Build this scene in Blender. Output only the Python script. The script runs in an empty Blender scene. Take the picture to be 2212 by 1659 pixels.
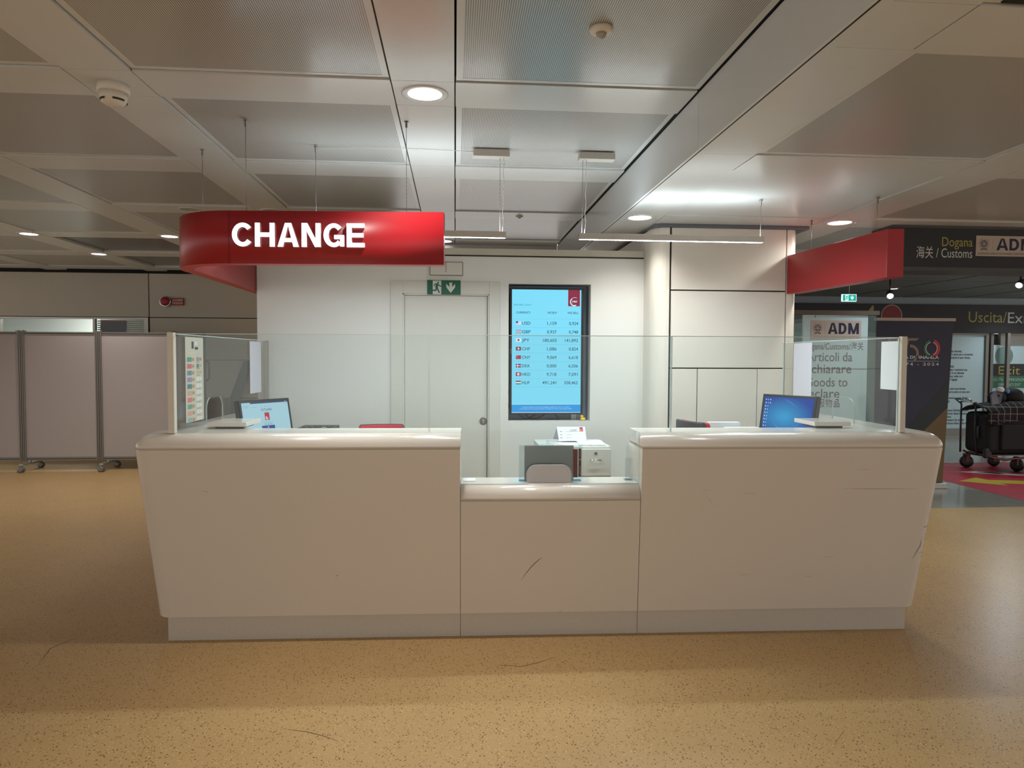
import bpy, bmesh, math, random
from mathutils import Vector, Matrix

random.seed(7)
SC = bpy.context.scene
COL = SC.collection

# ------------------------------------------------------------------ camera
cam_d = bpy.data.cameras.new('camera')
cam = bpy.data.objects.new('camera', cam_d)
COL.objects.link(cam)
cam_d.sensor_width = 36.0
cam_d.lens = 36.0 * 1500.7 / 2212.0
cam_d.clip_start = 0.05
cam_d.clip_end = 200
_yaw, _pitch, _roll = math.radians(4.710), math.radians(-2.250), math.radians(0.2246)
_fw = Vector((math.sin(_yaw) * math.cos(_pitch), math.cos(_yaw) * math.cos(_pitch), math.sin(_pitch)))
_rt = Vector((math.cos(_yaw), -math.sin(_yaw), 0))
_up = _rt.cross(_fw)
_r2 = _rt * math.cos(_roll) + _up * math.sin(_roll)
_u2 = _up * math.cos(_roll) - _rt * math.sin(_roll)
_m = Matrix((_r2, _u2, -_fw)).transposed().to_4x4()
_m.translation = (0, 0, 1.53)
cam.matrix_world = _m
SC.camera = cam

# ------------------------------------------------------------------ world, exposure
w = bpy.data.worlds.new('hall_ambient')
SC.world = w
w.use_nodes = True
_bg = w.node_tree.nodes['Background']
_bg.inputs['Color'].default_value = (1.0, 0.96, 0.915, 1)
_bg.inputs['Strength'].default_value = 1.05
SC.view_settings.view_transform = 'Standard'
SC.view_settings.look = 'None'
SC.view_settings.gamma = 1.0
SC.view_settings.use_curve_mapping = False
SC.view_settings.exposure = 0.0

UP_W = 4.5
PENDANT_W, PENDANT_C = 21.0, (0.84, 0.96, 1.0)
DOWN_W, DOWN_C = 80.0, (1.0, 0.95, 0.88)
WARM_W, WARM_C = 110.0, (1.0, 0.93, 0.83)
HALL_W, HALL_C = 60.0, (0.80, 0.93, 1.0)

# ------------------------------------------------------------------ materials
def lin(c):
    return tuple(((v / 255.0) / 12.92 if v / 255.0 <= 0.04045 else ((v / 255.0 + 0.055) / 1.055) ** 2.4) for v in c) + (1.0,)

def mat(name, c, rough=0.5, metal=0.0, var=0.04, scale=14.0, coat=0.0, bump=0.0, spec=0.5, emit=None, es=0.0):
    m = bpy.data.materials.new(name)
    m.use_nodes = True
    nt = m.node_tree
    b = nt.nodes['Principled BSDF']
    b.inputs['Roughness'].default_value = rough
    b.inputs['Metallic'].default_value = metal
    b.inputs['Coat Weight'].default_value = coat
    b.inputs['Coat Roughness'].default_value = 0.12
    b.inputs['Specular IOR Level'].default_value = spec
    if emit is not None:
        b.inputs['Emission Color'].default_value = lin(emit)
        b.inputs['Emission Strength'].default_value = es
    tc = nt.nodes.new('ShaderNodeTexCoord')
    nz = nt.nodes.new('ShaderNodeTexNoise')
    nz.inputs['Scale'].default_value = scale
    nz.inputs['Detail'].default_value = 4
    nt.links.new(tc.outputs['Object'], nz.inputs['Vector'])
    mx = nt.nodes.new('ShaderNodeMix')
    mx.data_type = 'RGBA'
    L = lin(c)
    mx.inputs[6].default_value = tuple(v * (1 - var) for v in L[:3]) + (1,)
    mx.inputs[7].default_value = tuple(min(1, v * (1 + var)) for v in L[:3]) + (1,)
    nt.links.new(nz.outputs['Fac'], mx.inputs[0])
    nt.links.new(mx.outputs[2], b.inputs['Base Color'])
    if bump:
        bp = nt.nodes.new('ShaderNodeBump')
        bp.inputs['Strength'].default_value = bump
        bp.inputs['Distance'].default_value = 0.002
        nz2 = nt.nodes.new('ShaderNodeTexNoise')
        nz2.inputs['Scale'].default_value = 400
        nt.links.new(tc.outputs['Object'], nz2.inputs['Vector'])
        nt.links.new(nz2.outputs['Fac'], bp.inputs['Height'])
        nt.links.new(bp.outputs['Normal'], b.inputs['Normal'])
    return m

def emat(name, c, s):
    m = bpy.data.materials.new(name)
    m.use_nodes = True
    nt = m.node_tree
    b = nt.nodes['Principled BSDF']
    b.inputs['Base Color'].default_value = (0.02, 0.02, 0.02, 1)
    b.inputs['Roughness'].default_value = 0.3
    b.inputs['Specular IOR Level'].default_value = 0.12
    b.inputs['Emission Color'].default_value = lin(c)
    b.inputs['Emission Strength'].default_value = s
    return m

def glass_mat(name, tint, refl=1.0, rough=0.0):
    m = bpy.data.materials.new(name)
    m.use_nodes = True
    nt = m.node_tree
    for n in list(nt.nodes):
        nt.nodes.remove(n)
    out = nt.nodes.new('ShaderNodeOutputMaterial')
    tr = nt.nodes.new('ShaderNodeBsdfTransparent')
    tr.inputs['Color'].default_value = tint + (1,)
    gl = nt.nodes.new('ShaderNodeBsdfGlossy')
    gl.inputs['Roughness'].default_value = rough
    fr = nt.nodes.new('ShaderNodeLayerWeight')
    fr.inputs['Blend'].default_value = 0.5
    pw = nt.nodes.new('ShaderNodeMath'); pw.operation = 'POWER'; pw.inputs[1].default_value = 4.0
    ml = nt.nodes.new('ShaderNodeMath'); ml.operation = 'MULTIPLY_ADD'
    ml.inputs[1].default_value = 0.55 * refl; ml.inputs[2].default_value = 0.022 * refl
    nt.links.new(fr.outputs['Facing'], pw.inputs[0])
    nt.links.new(pw.outputs[0], ml.inputs[0])
    ms = nt.nodes.new('ShaderNodeMixShader')
    nt.links.new(ml.outputs[0], ms.inputs[0])
    nt.links.new(tr.outputs[0], ms.inputs[1])
    nt.links.new(gl.outputs[0], ms.inputs[2])
    nt.links.new(ms.outputs[0], out.inputs['Surface'])
    return m

def floor_mat():
    m = bpy.data.materials.new('tan_speckled_vinyl')
    m.use_nodes = True
    nt = m.node_tree
    b = nt.nodes['Principled BSDF']
    b.inputs['Roughness'].default_value = 0.34
    b.inputs['Specular IOR Level'].default_value = 0.45
    tc = nt.nodes.new('ShaderNodeTexCoord')
    base = nt.nodes.new('ShaderNodeMix'); base.data_type = 'RGBA'
    base.inputs[6].default_value = lin((188, 153, 103))
    base.inputs[7].default_value = lin((202, 168, 116))
    nz = nt.nodes.new('ShaderNodeTexNoise'); nz.inputs['Scale'].default_value = 3.0; nz.inputs['Detail'].default_value = 6
    nt.links.new(tc.outputs['Object'], nz.inputs['Vector'])
    nt.links.new(nz.outputs['Fac'], base.inputs[0])
    prev = base.outputs[2]
    for sc, lo, hi, colr in ((74, 0.17, 0.30, (122, 86, 50)), (112, 0.15, 0.27, (98, 66, 38)), (88, 0.12, 0.24, (230, 206, 158))):
        mp = nt.nodes.new('ShaderNodeMapping')
        mp.inputs['Location'].default_value = (sc * 0.37, sc * 0.11, 0)
        mp.inputs['Rotation'].default_value = (0, 0, sc * 0.01)
        mp.inputs['Scale'].default_value = (1.0, 0.75, 1.0)
        nt.links.new(tc.outputs['Object'], mp.inputs['Vector'])
        vo = nt.nodes.new('ShaderNodeTexVoronoi'); vo.inputs['Scale'].default_value = sc
        vo.inputs['Randomness'].default_value = 1.0
        nt.links.new(mp.outputs[0], vo.inputs['Vector'])
        rp = nt.nodes.new('ShaderNodeValToRGB')
        rp.color_ramp.elements[0].position = lo; rp.color_ramp.elements[0].color = (1, 1, 1, 1)
        rp.color_ramp.elements[1].position = hi; rp.color_ramp.elements[1].color = (0, 0, 0, 1)
        nt.links.new(vo.outputs['Distance'], rp.inputs[0])
        # only some cells carry a fleck
        gt = nt.nodes.new('ShaderNodeMath'); gt.operation = 'GREATER_THAN'; gt.inputs[1].default_value = 0.5
        sp = nt.nodes.new('ShaderNodeSeparateColor')
        nt.links.new(vo.outputs['Color'], sp.inputs[0])
        nt.links.new(sp.outputs[0], gt.inputs[0])
        mu = nt.nodes.new('ShaderNodeMath'); mu.operation = 'MULTIPLY'
        nt.links.new(rp.outputs[0], mu.inputs[0]); nt.links.new(gt.outputs[0], mu.inputs[1])
        mx = nt.nodes.new('ShaderNodeMix'); mx.data_type = 'RGBA'
        mx.inputs[7].default_value = lin(colr)
        nt.links.new(mu.outputs[0], mx.inputs[0])
        nt.links.new(prev, mx.inputs[6])
        prev = mx.outputs[2]
    nt.links.new(prev, b.inputs['Base Color'])
    return m

def perf_mat(name, c_hi, c_lo, period=0.0085, rough=0.24):
    """painted metal with fine slotted perforation running in depth"""
    m = bpy.data.materials.new(name)
    m.use_nodes = True
    nt = m.node_tree
    b = nt.nodes['Principled BSDF']
    b.inputs['Roughness'].default_value = rough
    tc = nt.nodes.new('ShaderNodeTexCoord')
    sx = nt.nodes.new('ShaderNodeSeparateXYZ')
    nt.links.new(tc.outputs['Object'], sx.inputs[0])
    def tri(sock, per):
        d = nt.nodes.new('ShaderNodeMath'); d.operation = 'MULTIPLY'; d.inputs[1].default_value = 2 * math.pi / per
        s = nt.nodes.new('ShaderNodeMath'); s.operation = 'SINE'
        nt.links.new(sock, d.inputs[0]); nt.links.new(d.outputs[0], s.inputs[0])
        return s.outputs[0]
    a = tri(sx.outputs['X'], period)
    c = tri(sx.outputs['Y'], period * 1.6)
    k = nt.nodes.new('ShaderNodeMath'); k.operation = 'MULTIPLY_ADD'; k.inputs[1].default_value = 0.12
    nt.links.new(c, k.inputs[0]); nt.links.new(a, k.inputs[2])
    rp = nt.nodes.new('ShaderNodeValToRGB')
    rp.color_ramp.elements[0].position = 0.30; rp.color_ramp.elements[0].color = lin(c_lo)
    rp.color_ramp.elements[1].position = 0.62; rp.color_ramp.elements[1].color = lin(c_hi)
    ma = nt.nodes.new('ShaderNodeMath'); ma.operation = 'MULTIPLY_ADD'; ma.inputs[1].default_value = 0.5; ma.inputs[2].default_value = 0.5
    nt.links.new(k.outputs[0], ma.inputs[0]); nt.links.new(ma.outputs[0], rp.inputs[0])
    nt.links.new(rp.outputs[0], b.inputs['Base Color'])
    return m

M = {}
M['floor'] = floor_mat()
M['hall_floor'] = mat('grey_stone_floor', (150, 148, 138), 0.16, var=0.10, scale=5)
M['ceil'] = mat('white_painted_metal', (209, 212, 212), 0.26, var=0.015, spec=0.6)
M['perf'] = perf_mat('slotted_metal', (203, 205, 204), (126, 126, 124))
M['grille'] = perf_mat('dark_slat_grille', (105, 102, 97), (42, 41, 39), 0.05)
M['black_gap'] = mat('black_gap', (12, 12, 12), 0.8)
M['wall'] = mat('white_wall_laminate', (224, 226, 222), 0.42, var=0.012, scale=3)
M['panel_wall'] = mat('cream_wall_panel', (196, 190, 176), 0.5, var=0.02, scale=2)
M['column'] = mat('pale_column_panel', (222, 218, 208), 0.38, var=0.012, scale=2)
M['groove'] = mat('dark_groove', (40, 40, 38), 0.7)
M['door'] = mat('door_paint', (212, 213, 206), 0.4, var=0.012)
M['counter'] = mat('white_lacquered_counter', (222, 214, 204), 0.22, var=0.012, scale=3, coat=0.35)
M['plinth'] = mat('plinth_laminate', (206, 200, 190), 0.4, var=0.06, scale=60)
M['scuff'] = mat('black_scuff', (52, 44, 38), 0.7)
M['scuff2'] = mat('faint_scuff', (132, 116, 100), 0.7)
M['fscuff'] = mat('floor_scuff', (92, 66, 42), 0.6)
M['glass'] = glass_mat('clear_screen_glass', (0.945, 0.965, 0.958), 1.0)
M['glass_edge'] = mat('polished_glass_edge', (206, 222, 222), 0.15, emit=(150, 190, 200), es=0.0)
M['acrylic'] = glass_mat('clear_acrylic', (0.93, 0.955, 0.96), 1.3)
M['red'] = mat('red_lacquer', (164, 30, 38), 0.33, var=0.015, scale=3)
M['red_under'] = mat('red_lacquer_edge', (190, 70, 66), 0.4)
M['letter'] = emat('lit_letter', (226, 244, 255), 3.2)
M['letter_side'] = mat('letter_return', (235, 235, 240), 0.4)
M['alu'] = mat('brushed_aluminium', (176, 174, 168), 0.35, metal=0.6)
M['alu_dark'] = mat('dull_aluminium', (128, 124, 118), 0.42, metal=0.45)
M['steel'] = mat('steel_wire', (150, 150, 150), 0.35, metal=0.8)
M['chrome'] = mat('chrome', (210, 210, 212), 0.12, metal=1.0)
M['pend'] = mat('pendant_grey_paint', (188, 184, 176), 0.4)
M['led'] = emat('led_strip', (225, 242, 255), 2.6)
M['lamp_on'] = emat('lamp_glow', (255, 252, 246), 6.0)
M['lamp_cool'] = emat('cool_lamp_glow', (232, 236, 255), 6.0)
M['lamp_off'] = mat('lamp_off_lens', (170, 166, 158), 0.3)
M['white_plastic'] = mat('white_plastic', (222, 216, 204), 0.4)
M['black_plastic'] = mat('black_plastic', (22, 23, 26), 0.35)
M['grey_plastic'] = mat('charcoal_plastic', (62, 64, 66), 0.45)
M['niche'] = mat('niche_grey', (170, 184, 196), 0.6)
M['dark_trim'] = mat('blue_grey_trim', (104, 110, 118), 0.5)
M['beige_trim'] = mat('beige_rail', (190, 187, 172), 0.4)
M['paper'] = mat('white_paper', (232, 234, 236), 0.8, var=0.01)
M['paper2'] = mat('lilac_white_paper', (214, 212, 222), 0.8, var=0.01)
M['poster_paper'] = mat('aged_poster_paper', (186, 182, 166), 0.8, var=0.02)
M['ink'] = mat('dark_ink', (60, 60, 70), 0.8)
M['lightink'] = mat('grey_ink', (150, 152, 160), 0.8)
M['fabric'] = mat('grey_lilac_fabric', (176, 168, 168), 0.85, var=0.03, bump=0.3)
M['green_sign'] = mat('green_sign', (16, 92, 70), 0.45)
M['sign_white'] = mat('sign_white', (206, 212, 204), 0.5)
M['green_lit'] = emat('lit_green', (10, 190, 165), 0.85)
M['white_lit'] = emat('lit_white', (225, 255, 250), 1.1)
M['red_chair'] = mat('red_chair_fabric', (204, 30, 50), 0.7, bump=0.2)
M['duck'] = mat('yellow_rubber', (242, 206, 40), 0.35)
M['orange'] = mat('orange_beak', (226, 90, 50), 0.4)
M['black'] = mat('black_dot', (8, 8, 8), 0.4)
M['grey_board'] = mat('grey_board', (176, 182, 184), 0.5)
M['arch_fill'] = mat('pale_arch_fill', (206, 204, 208), 0.5)
M['wine'] = mat('dark_red_card', (132, 24, 34), 0.5)
M['wine2'] = mat('maroon_card', (86, 22, 40), 0.5)
M['yellow_note'] = mat('pale_yellow_note', (232, 230, 190), 0.8)
M['dark_board'] = mat('matt_black_board', (30, 31, 33), 0.55)
M['yellow_txt'] = mat('mustard_letter', (168, 158, 78), 0.6)
M['white_txt'] = mat('pale_letter', (200, 206, 206), 0.6)
M['plate'] = mat('warm_grey_plate', (186, 172, 162), 0.6)
M['navy'] = mat('navy_ink', (28, 30, 62), 0.6)
M['mauve_ink'] = mat('mauve_grey_ink', (98, 84, 96), 0.6)
M['teal_panel'] = mat('pale_blue_panel', (184, 208, 212), 0.3)
M['teal_glass'] = glass_mat('greenish_partition_glass', (0.72, 0.82, 0.80), 1.0)
M['brown'] = mat('brown_beam', (92, 82, 72), 0.5)
M['banner'] = mat('navy_banner', (42, 42, 64), 0.6)
M['banner_green'] = mat('dark_green_banner', (32, 44, 44), 0.6)
M['banner_gold'] = mat('dark_gold_banner', (104, 84, 48), 0.6)
M['bronze'] = mat('bronze_print', (138, 116, 98), 0.5)
M['it_green'] = mat('green_print', (24, 104, 62), 0.5)
M['it_red'] = mat('red_print', (196, 30, 44), 0.5)
M['hall_ceil'] = mat('grey_hall_ceiling', (112, 114, 108), 0.5)
M['hall_wall'] = mat('grey_green_hall_wall', (126, 138, 136), 0.5)
M['mat_red'] = mat('red_floor_vinyl', (176, 36, 54), 0.4)
M['mat_yellow'] = mat('yellow_floor_print', (190, 170, 40), 0.4)
M['suitcase'] = mat('black_suitcase_cloth', (14, 14, 16), 0.75, bump=0.2)
M['trolley'] = mat('red_brown_metal', (110, 62, 54), 0.4, metal=0.3)
M['bag_grey'] = mat('grey_shiny_bag', (120, 122, 132), 0.3)
M['tissue'] = mat('white_tissue', (230, 230, 236), 0.7)
M['tissue_blue'] = mat('blue_wrapper', (110, 160, 220), 0.5)
M['alarm'] = mat('dark_red_alarm', (158, 26, 28), 0.4)
M['blind'] = mat('blind_slat', (170, 168, 150), 0.5)
M['teal_band'] = mat('grey_band', (140, 152, 160), 0.4)
M['door_green'] = mat('door_green', (20, 110, 74), 0.5)
M['disc'] = mat('olive_disc', (108, 138, 132), 0.5)
M['screen_bg'] = emat('cyan_screen', (128, 226, 255), 0.95)
M['screen_foot'] = emat('blue_screen_foot', (24, 158, 234), 0.95)
M['scr_txt'] = emat('teal_screen_text', (40, 98, 120), 0.9)
M['scr_line'] = emat('screen_line', (104, 192, 226), 0.9)
M['scr_white'] = emat('screen_white', (226, 246, 255), 0.95)
M['scr_red'] = emat('screen_red', (196, 40, 72), 0.8)
M['scr_wine'] = emat('screen_wine', (150, 40, 74), 0.8)
M['scr_navy'] = emat('screen_navy', (40, 66, 150), 0.8)
M['scr_blue'] = emat('screen_flag_blue', (50, 100, 190), 0.8)
M['scr_green'] = emat('screen_green', (30, 160, 140), 0.8)
M['scr_pink'] = emat('screen_pink', (226, 200, 224), 0.85)
M['mon_page'] = emat('pale_page', (170, 212, 226), 0.9)
M['mon_line'] = emat('page_line', (120, 170, 195), 0.9)
M['mon_dark'] = emat('page_dark', (40, 60, 80), 0.6)
M['mon_bar'] = emat('window_bar', (38, 70, 130), 0.7)

def blue_screen():
    m = bpy.data.materials.new('blue_desktop')
    m.use_nodes = True
    nt = m.node_tree
    b = nt.nodes['Principled BSDF']
    b.inputs['Base Color'].default_value = (0.01, 0.01, 0.02, 1)
    b.inputs['Specular IOR Level'].default_value = 0.12
    b.inputs['Roughness'].default_value = 0.3
    tc = nt.nodes.new('ShaderNodeTexCoord')
    mp = nt.nodes.new('ShaderNodeMapping')
    mp.inputs['Location'].default_value = (0.1, 0.0, -2.75)
    mp.inputs['Scale'].default_value = (4.6, 0.0, 7.4)
    g = nt.nodes.new('ShaderNodeTexGradient'); g.gradient_type = 'SPHERICAL'
    nt.links.new(tc.outputs['Object'], mp.inputs[0]); nt.links.new(mp.outputs[0], g.inputs[0])
    rp = nt.nodes.new('ShaderNodeValToRGB')
    rp.color_ramp.elements[0].color = lin((8, 66, 158)); rp.color_ramp.elements[0].position = 0.0
    rp.color_ramp.elements[1].color = lin((40, 160, 214)); rp.color_ramp.elements[1].position = 0.9
    nt.links.new(g.outputs['Fac'], rp.inputs[0])
    nt.links.new(rp.outputs[0], b.inputs['Emission Color'])
    b.inputs['Emission Strength'].default_value = 0.9
    return m
M['desktop'] = blue_screen()

def plaid_mat():
    m = bpy.data.materials.new('black_white_plaid')
    m.use_nodes = True
    nt = m.node_tree
    b = nt.nodes['Principled BSDF']
    b.inputs['Roughness'].default_value = 0.85
    tc = nt.nodes.new('ShaderNodeTexCoord')
    sx = nt.nodes.new('ShaderNodeSeparateXYZ')
    nt.links.new(tc.outputs['Object'], sx.inputs[0])
    outs = []
    for ax, off in (('X', 0.0), ('Y', 0.3), ('Z', 0.1)):
        a = nt.nodes.new('ShaderNodeMath'); a.operation = 'MULTIPLY_ADD'; a.inputs[1].default_value = 11.0; a.inputs[2].default_value = off + 40
        f = nt.nodes.new('ShaderNodeMath'); f.operation = 'FRACT'
        l = nt.nodes.new('ShaderNodeMath'); l.operation = 'LESS_THAN'; l.inputs[1].default_value = 0.07
        nt.links.new(sx.outputs[ax], a.inputs[0]); nt.links.new(a.outputs[0], f.inputs[0]); nt.links.new(f.outputs[0], l.inputs[0])
        outs.append(l.outputs[0])
    mx1 = nt.nodes.new('ShaderNodeMath'); mx1.operation = 'MAXIMUM'
    nt.links.new(outs[0], mx1.inputs[0]); nt.links.new(outs[2], mx1.inputs[1])
    mix = nt.nodes.new('ShaderNodeMix'); mix.data_type = 'RGBA'
    mix.inputs[6].default_value = lin((20, 19, 20)); mix.inputs[7].default_value = lin((150, 142, 138))
    nt.links.new(mx1.outputs[0], mix.inputs[0])
    nt.links.new(mix.outputs[2], b.inputs['Base Color'])
    return m
M['plaid'] = plaid_mat()

# ------------------------------------------------------------------ building helpers
FR = {}
def frame(o):
    while o is not None and o.parent is not None:
        o = o.parent
    return FR.get(o.name, Matrix.Identity(4)) if o is not None else Matrix.Identity(4)

def tag(o, label, cat, group=None, kind=None):
    o['label'] = label
    o['category'] = cat
    if group: o['group'] = group
    if kind: o['kind'] = kind
    return o

def thing(name, label, cat, loc=(0, 0, 0), rz=0.0, group=None):
    o = bpy.data.objects.new(name, None)
    COL.objects.link(o)
    o.empty_display_size = 0.1
    o.location = loc
    o.rotation_euler = (0, 0, rz)
    FR[o.name] = Matrix.Translation(loc) @ Matrix.Rotation(rz, 4, 'Z')
    return tag(o, label, cat, group)

class MB:
    """collects shapes of one part"""
    def __init__(s):
        s.v, s.f, s.mi, s.sm = [], [], [], []
    def add(s, verts, faces, mi=0, smooth=False):
        n = len(s.v)
        s.v += [Vector(p) for p in verts]
        for f in faces:
            s.f.append([i + n for i in f]); s.mi.append(mi); s.sm.append(smooth)
        return s
    def box(s, x0, x1, y0, y1, z0, z1, mi=0):
        p = [(x, y, z) for z in (z0, z1) for y in (y0, y1) for x in (x0, x1)]
        return s.add(p, [(0, 2, 3, 1), (4, 5, 7, 6), (0, 1, 5, 4), (2, 6, 7, 3), (0, 4, 6, 2), (1, 3, 7, 5)], mi)
    def prism(s, poly, d, mi=0, smooth=False, cap=True):
        """poly: list of 3D points (planar), d: extrusion vector"""
        n = len(poly); d = Vector(d)
        v = [Vector(p) for p in poly] + [Vector(p) + d for p in poly]
        nrm = Vector((0, 0, 0))
        for i in range(n):
            nrm += Vector(poly[i]).cross(Vector(poly[(i + 1) % n]))
        flip = nrm.dot(d) > 0
        fs = [(i, (i + 1) % n, n + (i + 1) % n, n + i) for i in range(n)]
        caps = [tuple(range(n - 1, -1, -1)), tuple(range(n, 2 * n))]
        if not flip:
            fs = [tuple(reversed(f)) for f in fs]; caps = [tuple(reversed(f)) for f in caps]
        s.add(v, fs, mi, smooth)
        if cap:
            b = len(s.v) - 2 * n
            for c in caps:
                s.f.append([i + b for i in c]); s.mi.append(mi); s.sm.append(False)
        return s
    def tube(s, path, r, n=10, mi=0, closed=False, cap=True):
        P = [Vector(p) for p in path]
        m = len(P)
        rr = r if isinstance(r, (list, tuple)) else [r] * m
        T = []
        for i in range(m):
            a = P[i - 1] if (i > 0 or closed) else P[i]
            b = P[(i + 1) % m] if (i < m - 1 or closed) else P[i]
            T.append((b - a).normalized())
        up = Vector((0, 0, 1)) if abs(T[0].z) < 0.9 else Vector((0, 1, 0))
        nn = (up - T[0] * up.dot(T[0])).normalized()
        v, f = [], []
        for i in range(m):
            nn = (nn - T[i] * nn.dot(T[i])).normalized()
            bb = T[i].cross(nn)
            for k in range(n):
                a = 2 * math.pi * k / n
                v.append(P[i] + (nn * math.cos(a) + bb * math.sin(a)) * rr[i])
        for i in range(m - 1 + (1 if closed else 0)):
            for k in range(n):
                a, b = i * n + k, i * n + (k + 1) % n
                c, d = ((i + 1) % m) * n + (k + 1) % n, ((i + 1) % m) * n + k
                f.append((a, b, c, d))
        s.add(v, f, mi, True)
        if cap and not closed:
            b0 = len(s.v) - len(v)
            s.f.append([b0 + k for k in range(n - 1, -1, -1)]); s.mi.append(mi); s.sm.append(False)
            s.f.append([b0 + (m - 1) * n + k for k in range(n)]); s.mi.append(mi); s.sm.append(False)
        return s
    def lathe(s, prof, o, axis=(0, 0, 1), n=32, mi=0, smooth=True, cap=True):
        """prof: (radius, height) pairs along axis from o"""
        ax = Vector(axis).normalized()
        t = Vector((1, 0, 0)) if abs(ax.x) < 0.9 else Vector((0, 1, 0))
        e1 = (t - ax * t.dot(ax)).normalized(); e2 = ax.cross(e1)
        o = Vector(o)
        v, f = [], []
        for r, h in prof:
            for k in range(n):
                a = 2 * math.pi * k / n
                v.append(o + ax * h + (e1 * math.cos(a) + e2 * math.sin(a)) * r)
        for i in range(len(prof) - 1):
            for k in range(n):
                f.append((i * n + k, i * n + (k + 1) % n, (i + 1) * n + (k + 1) % n, (i + 1) * n + k))
        s.add(v, f, mi, smooth)
        if cap:
            b0 = len(s.v) - len(v)
            s.f.append([b0 + k for k in range(n - 1, -1, -1)]); s.mi.append(mi); s.sm.append(False)
            s.f.append([b0 + (len(prof) - 1) * n + k for k in range(n)]); s.mi.append(mi); s.sm.append(False)
        return s
    def ball(s, c, r, n=16, m=10, mi=0, sq=(1, 1, 1)):
        v, f = [], []
        c = Vector(c)
        for i in range(m + 1):
            t = math.pi * i / m
            for k in range(n):
                a = 2 * math.pi * k / n
                v.append(c + Vector((r * sq[0] * math.sin(t) * math.cos(a), r * sq[1] * math.sin(t) * math.sin(a), -r * sq[2] * math.cos(t))))
        for i in range(m):
            for k in range(n):
                f.append((i * n + k, i * n + (k + 1) % n, (i + 1) * n + (k + 1) % n, (i + 1) * n + k))
        return s.add(v, f, mi, True)
    def loft(s, loops, mi=0, smooth=False, cap0=True, cap1=True):
        n = len(loops[0]); v, f = [], []
        for L in loops: v += [Vector(p) for p in L]
        for i in range(len(loops) - 1):
            for k in range(n):
                f.append((i * n + k, i * n + (k + 1) % n, (i + 1) * n + (k + 1) % n, (i + 1) * n + k))
        s.add(v, f, mi, smooth)
        b0 = len(s.v) - len(v)
        if cap0: s.f.append([b0 + k for k in range(n - 1, -1, -1)]); s.mi.append(mi); s.sm.append(False)
        if cap1: s.f.append([b0 + (len(loops) - 1) * n + k for k in range(n)]); s.mi.append(mi); s.sm.append(False)
        return s
    def build(s, name, mats, parent=None, local=False, bevel=0.0, seg=2):
        me = bpy.data.meshes.new(name)
        vs = s.v
        if parent is not None and not local:
            inv = frame(parent).inverted()
            vs = [inv @ p for p in s.v]
        me.from_pydata([tuple(p) for p in vs], [], s.f)
        mats = mats if isinstance(mats, (list, tuple)) else [mats]
        for m in mats: me.materials.append(M[m])
        for p, mi, sm in zip(me.polygons, s.mi, s.sm):
            p.material_index = mi; p.use_smooth = sm
        me.validate(); me.update()
        o = bpy.data.objects.new(name, me)
        COL.objects.link(o)
        if parent is not None: o.parent = parent
        if bevel:
            b = o.modifiers.new('edge', 'BEVEL')
            b.width = bevel; b.segments = seg; b.limit_method = 'ANGLE'; b.angle_limit = math.radians(40)
        return o

def text_geo(body, cap, x=0.0, y=0.0, align='L', fit=None, bold=0.0, ext=0.0, shear=0.0, xs=1.0, spacing=1.0):
    """flat lettering in its own plane -> (verts 2D+depth, faces)"""
    c = bpy.data.curves.new('lettering', 'FONT')
    c.body = body
    c.size = 1.0
    c.offset = bold
    c.shear = shear
    c.space_character = spacing
    c.resolution_u = 3
    o = bpy.data.objects.new('lettering', c)
    COL.objects.link(o)
    dg = bpy.context.evaluated_depsgraph_get()
    me = bpy.data.meshes.new_from_object(o.evaluated_get(dg))
    sc = cap / 0.70
    V = [(p.co.x * sc * xs, p.co.y * sc) for p in me.vertices]
    F = [tuple(p.vertices) for p in me.polygons]
    bpy.data.objects.remove(o); bpy.data.curves.remove(c); bpy.data.meshes.remove(me)
    if V:
        x0 = min(p[0] for p in V); x1 = max(p[0] for p in V)
        if fit: V = [((p[0] - x0) * fit / (x1 - x0), p[1]) for p in V]
        else: V = [(p[0] - x0, p[1]) for p in V]
        wd = max(p[0] for p in V)
        dx = {'L': 0, 'R': -wd, 'C': -wd / 2}[align]
        V = [(p[0] + dx + x, p[1] + y) for p in V]
    return V, F

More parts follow.
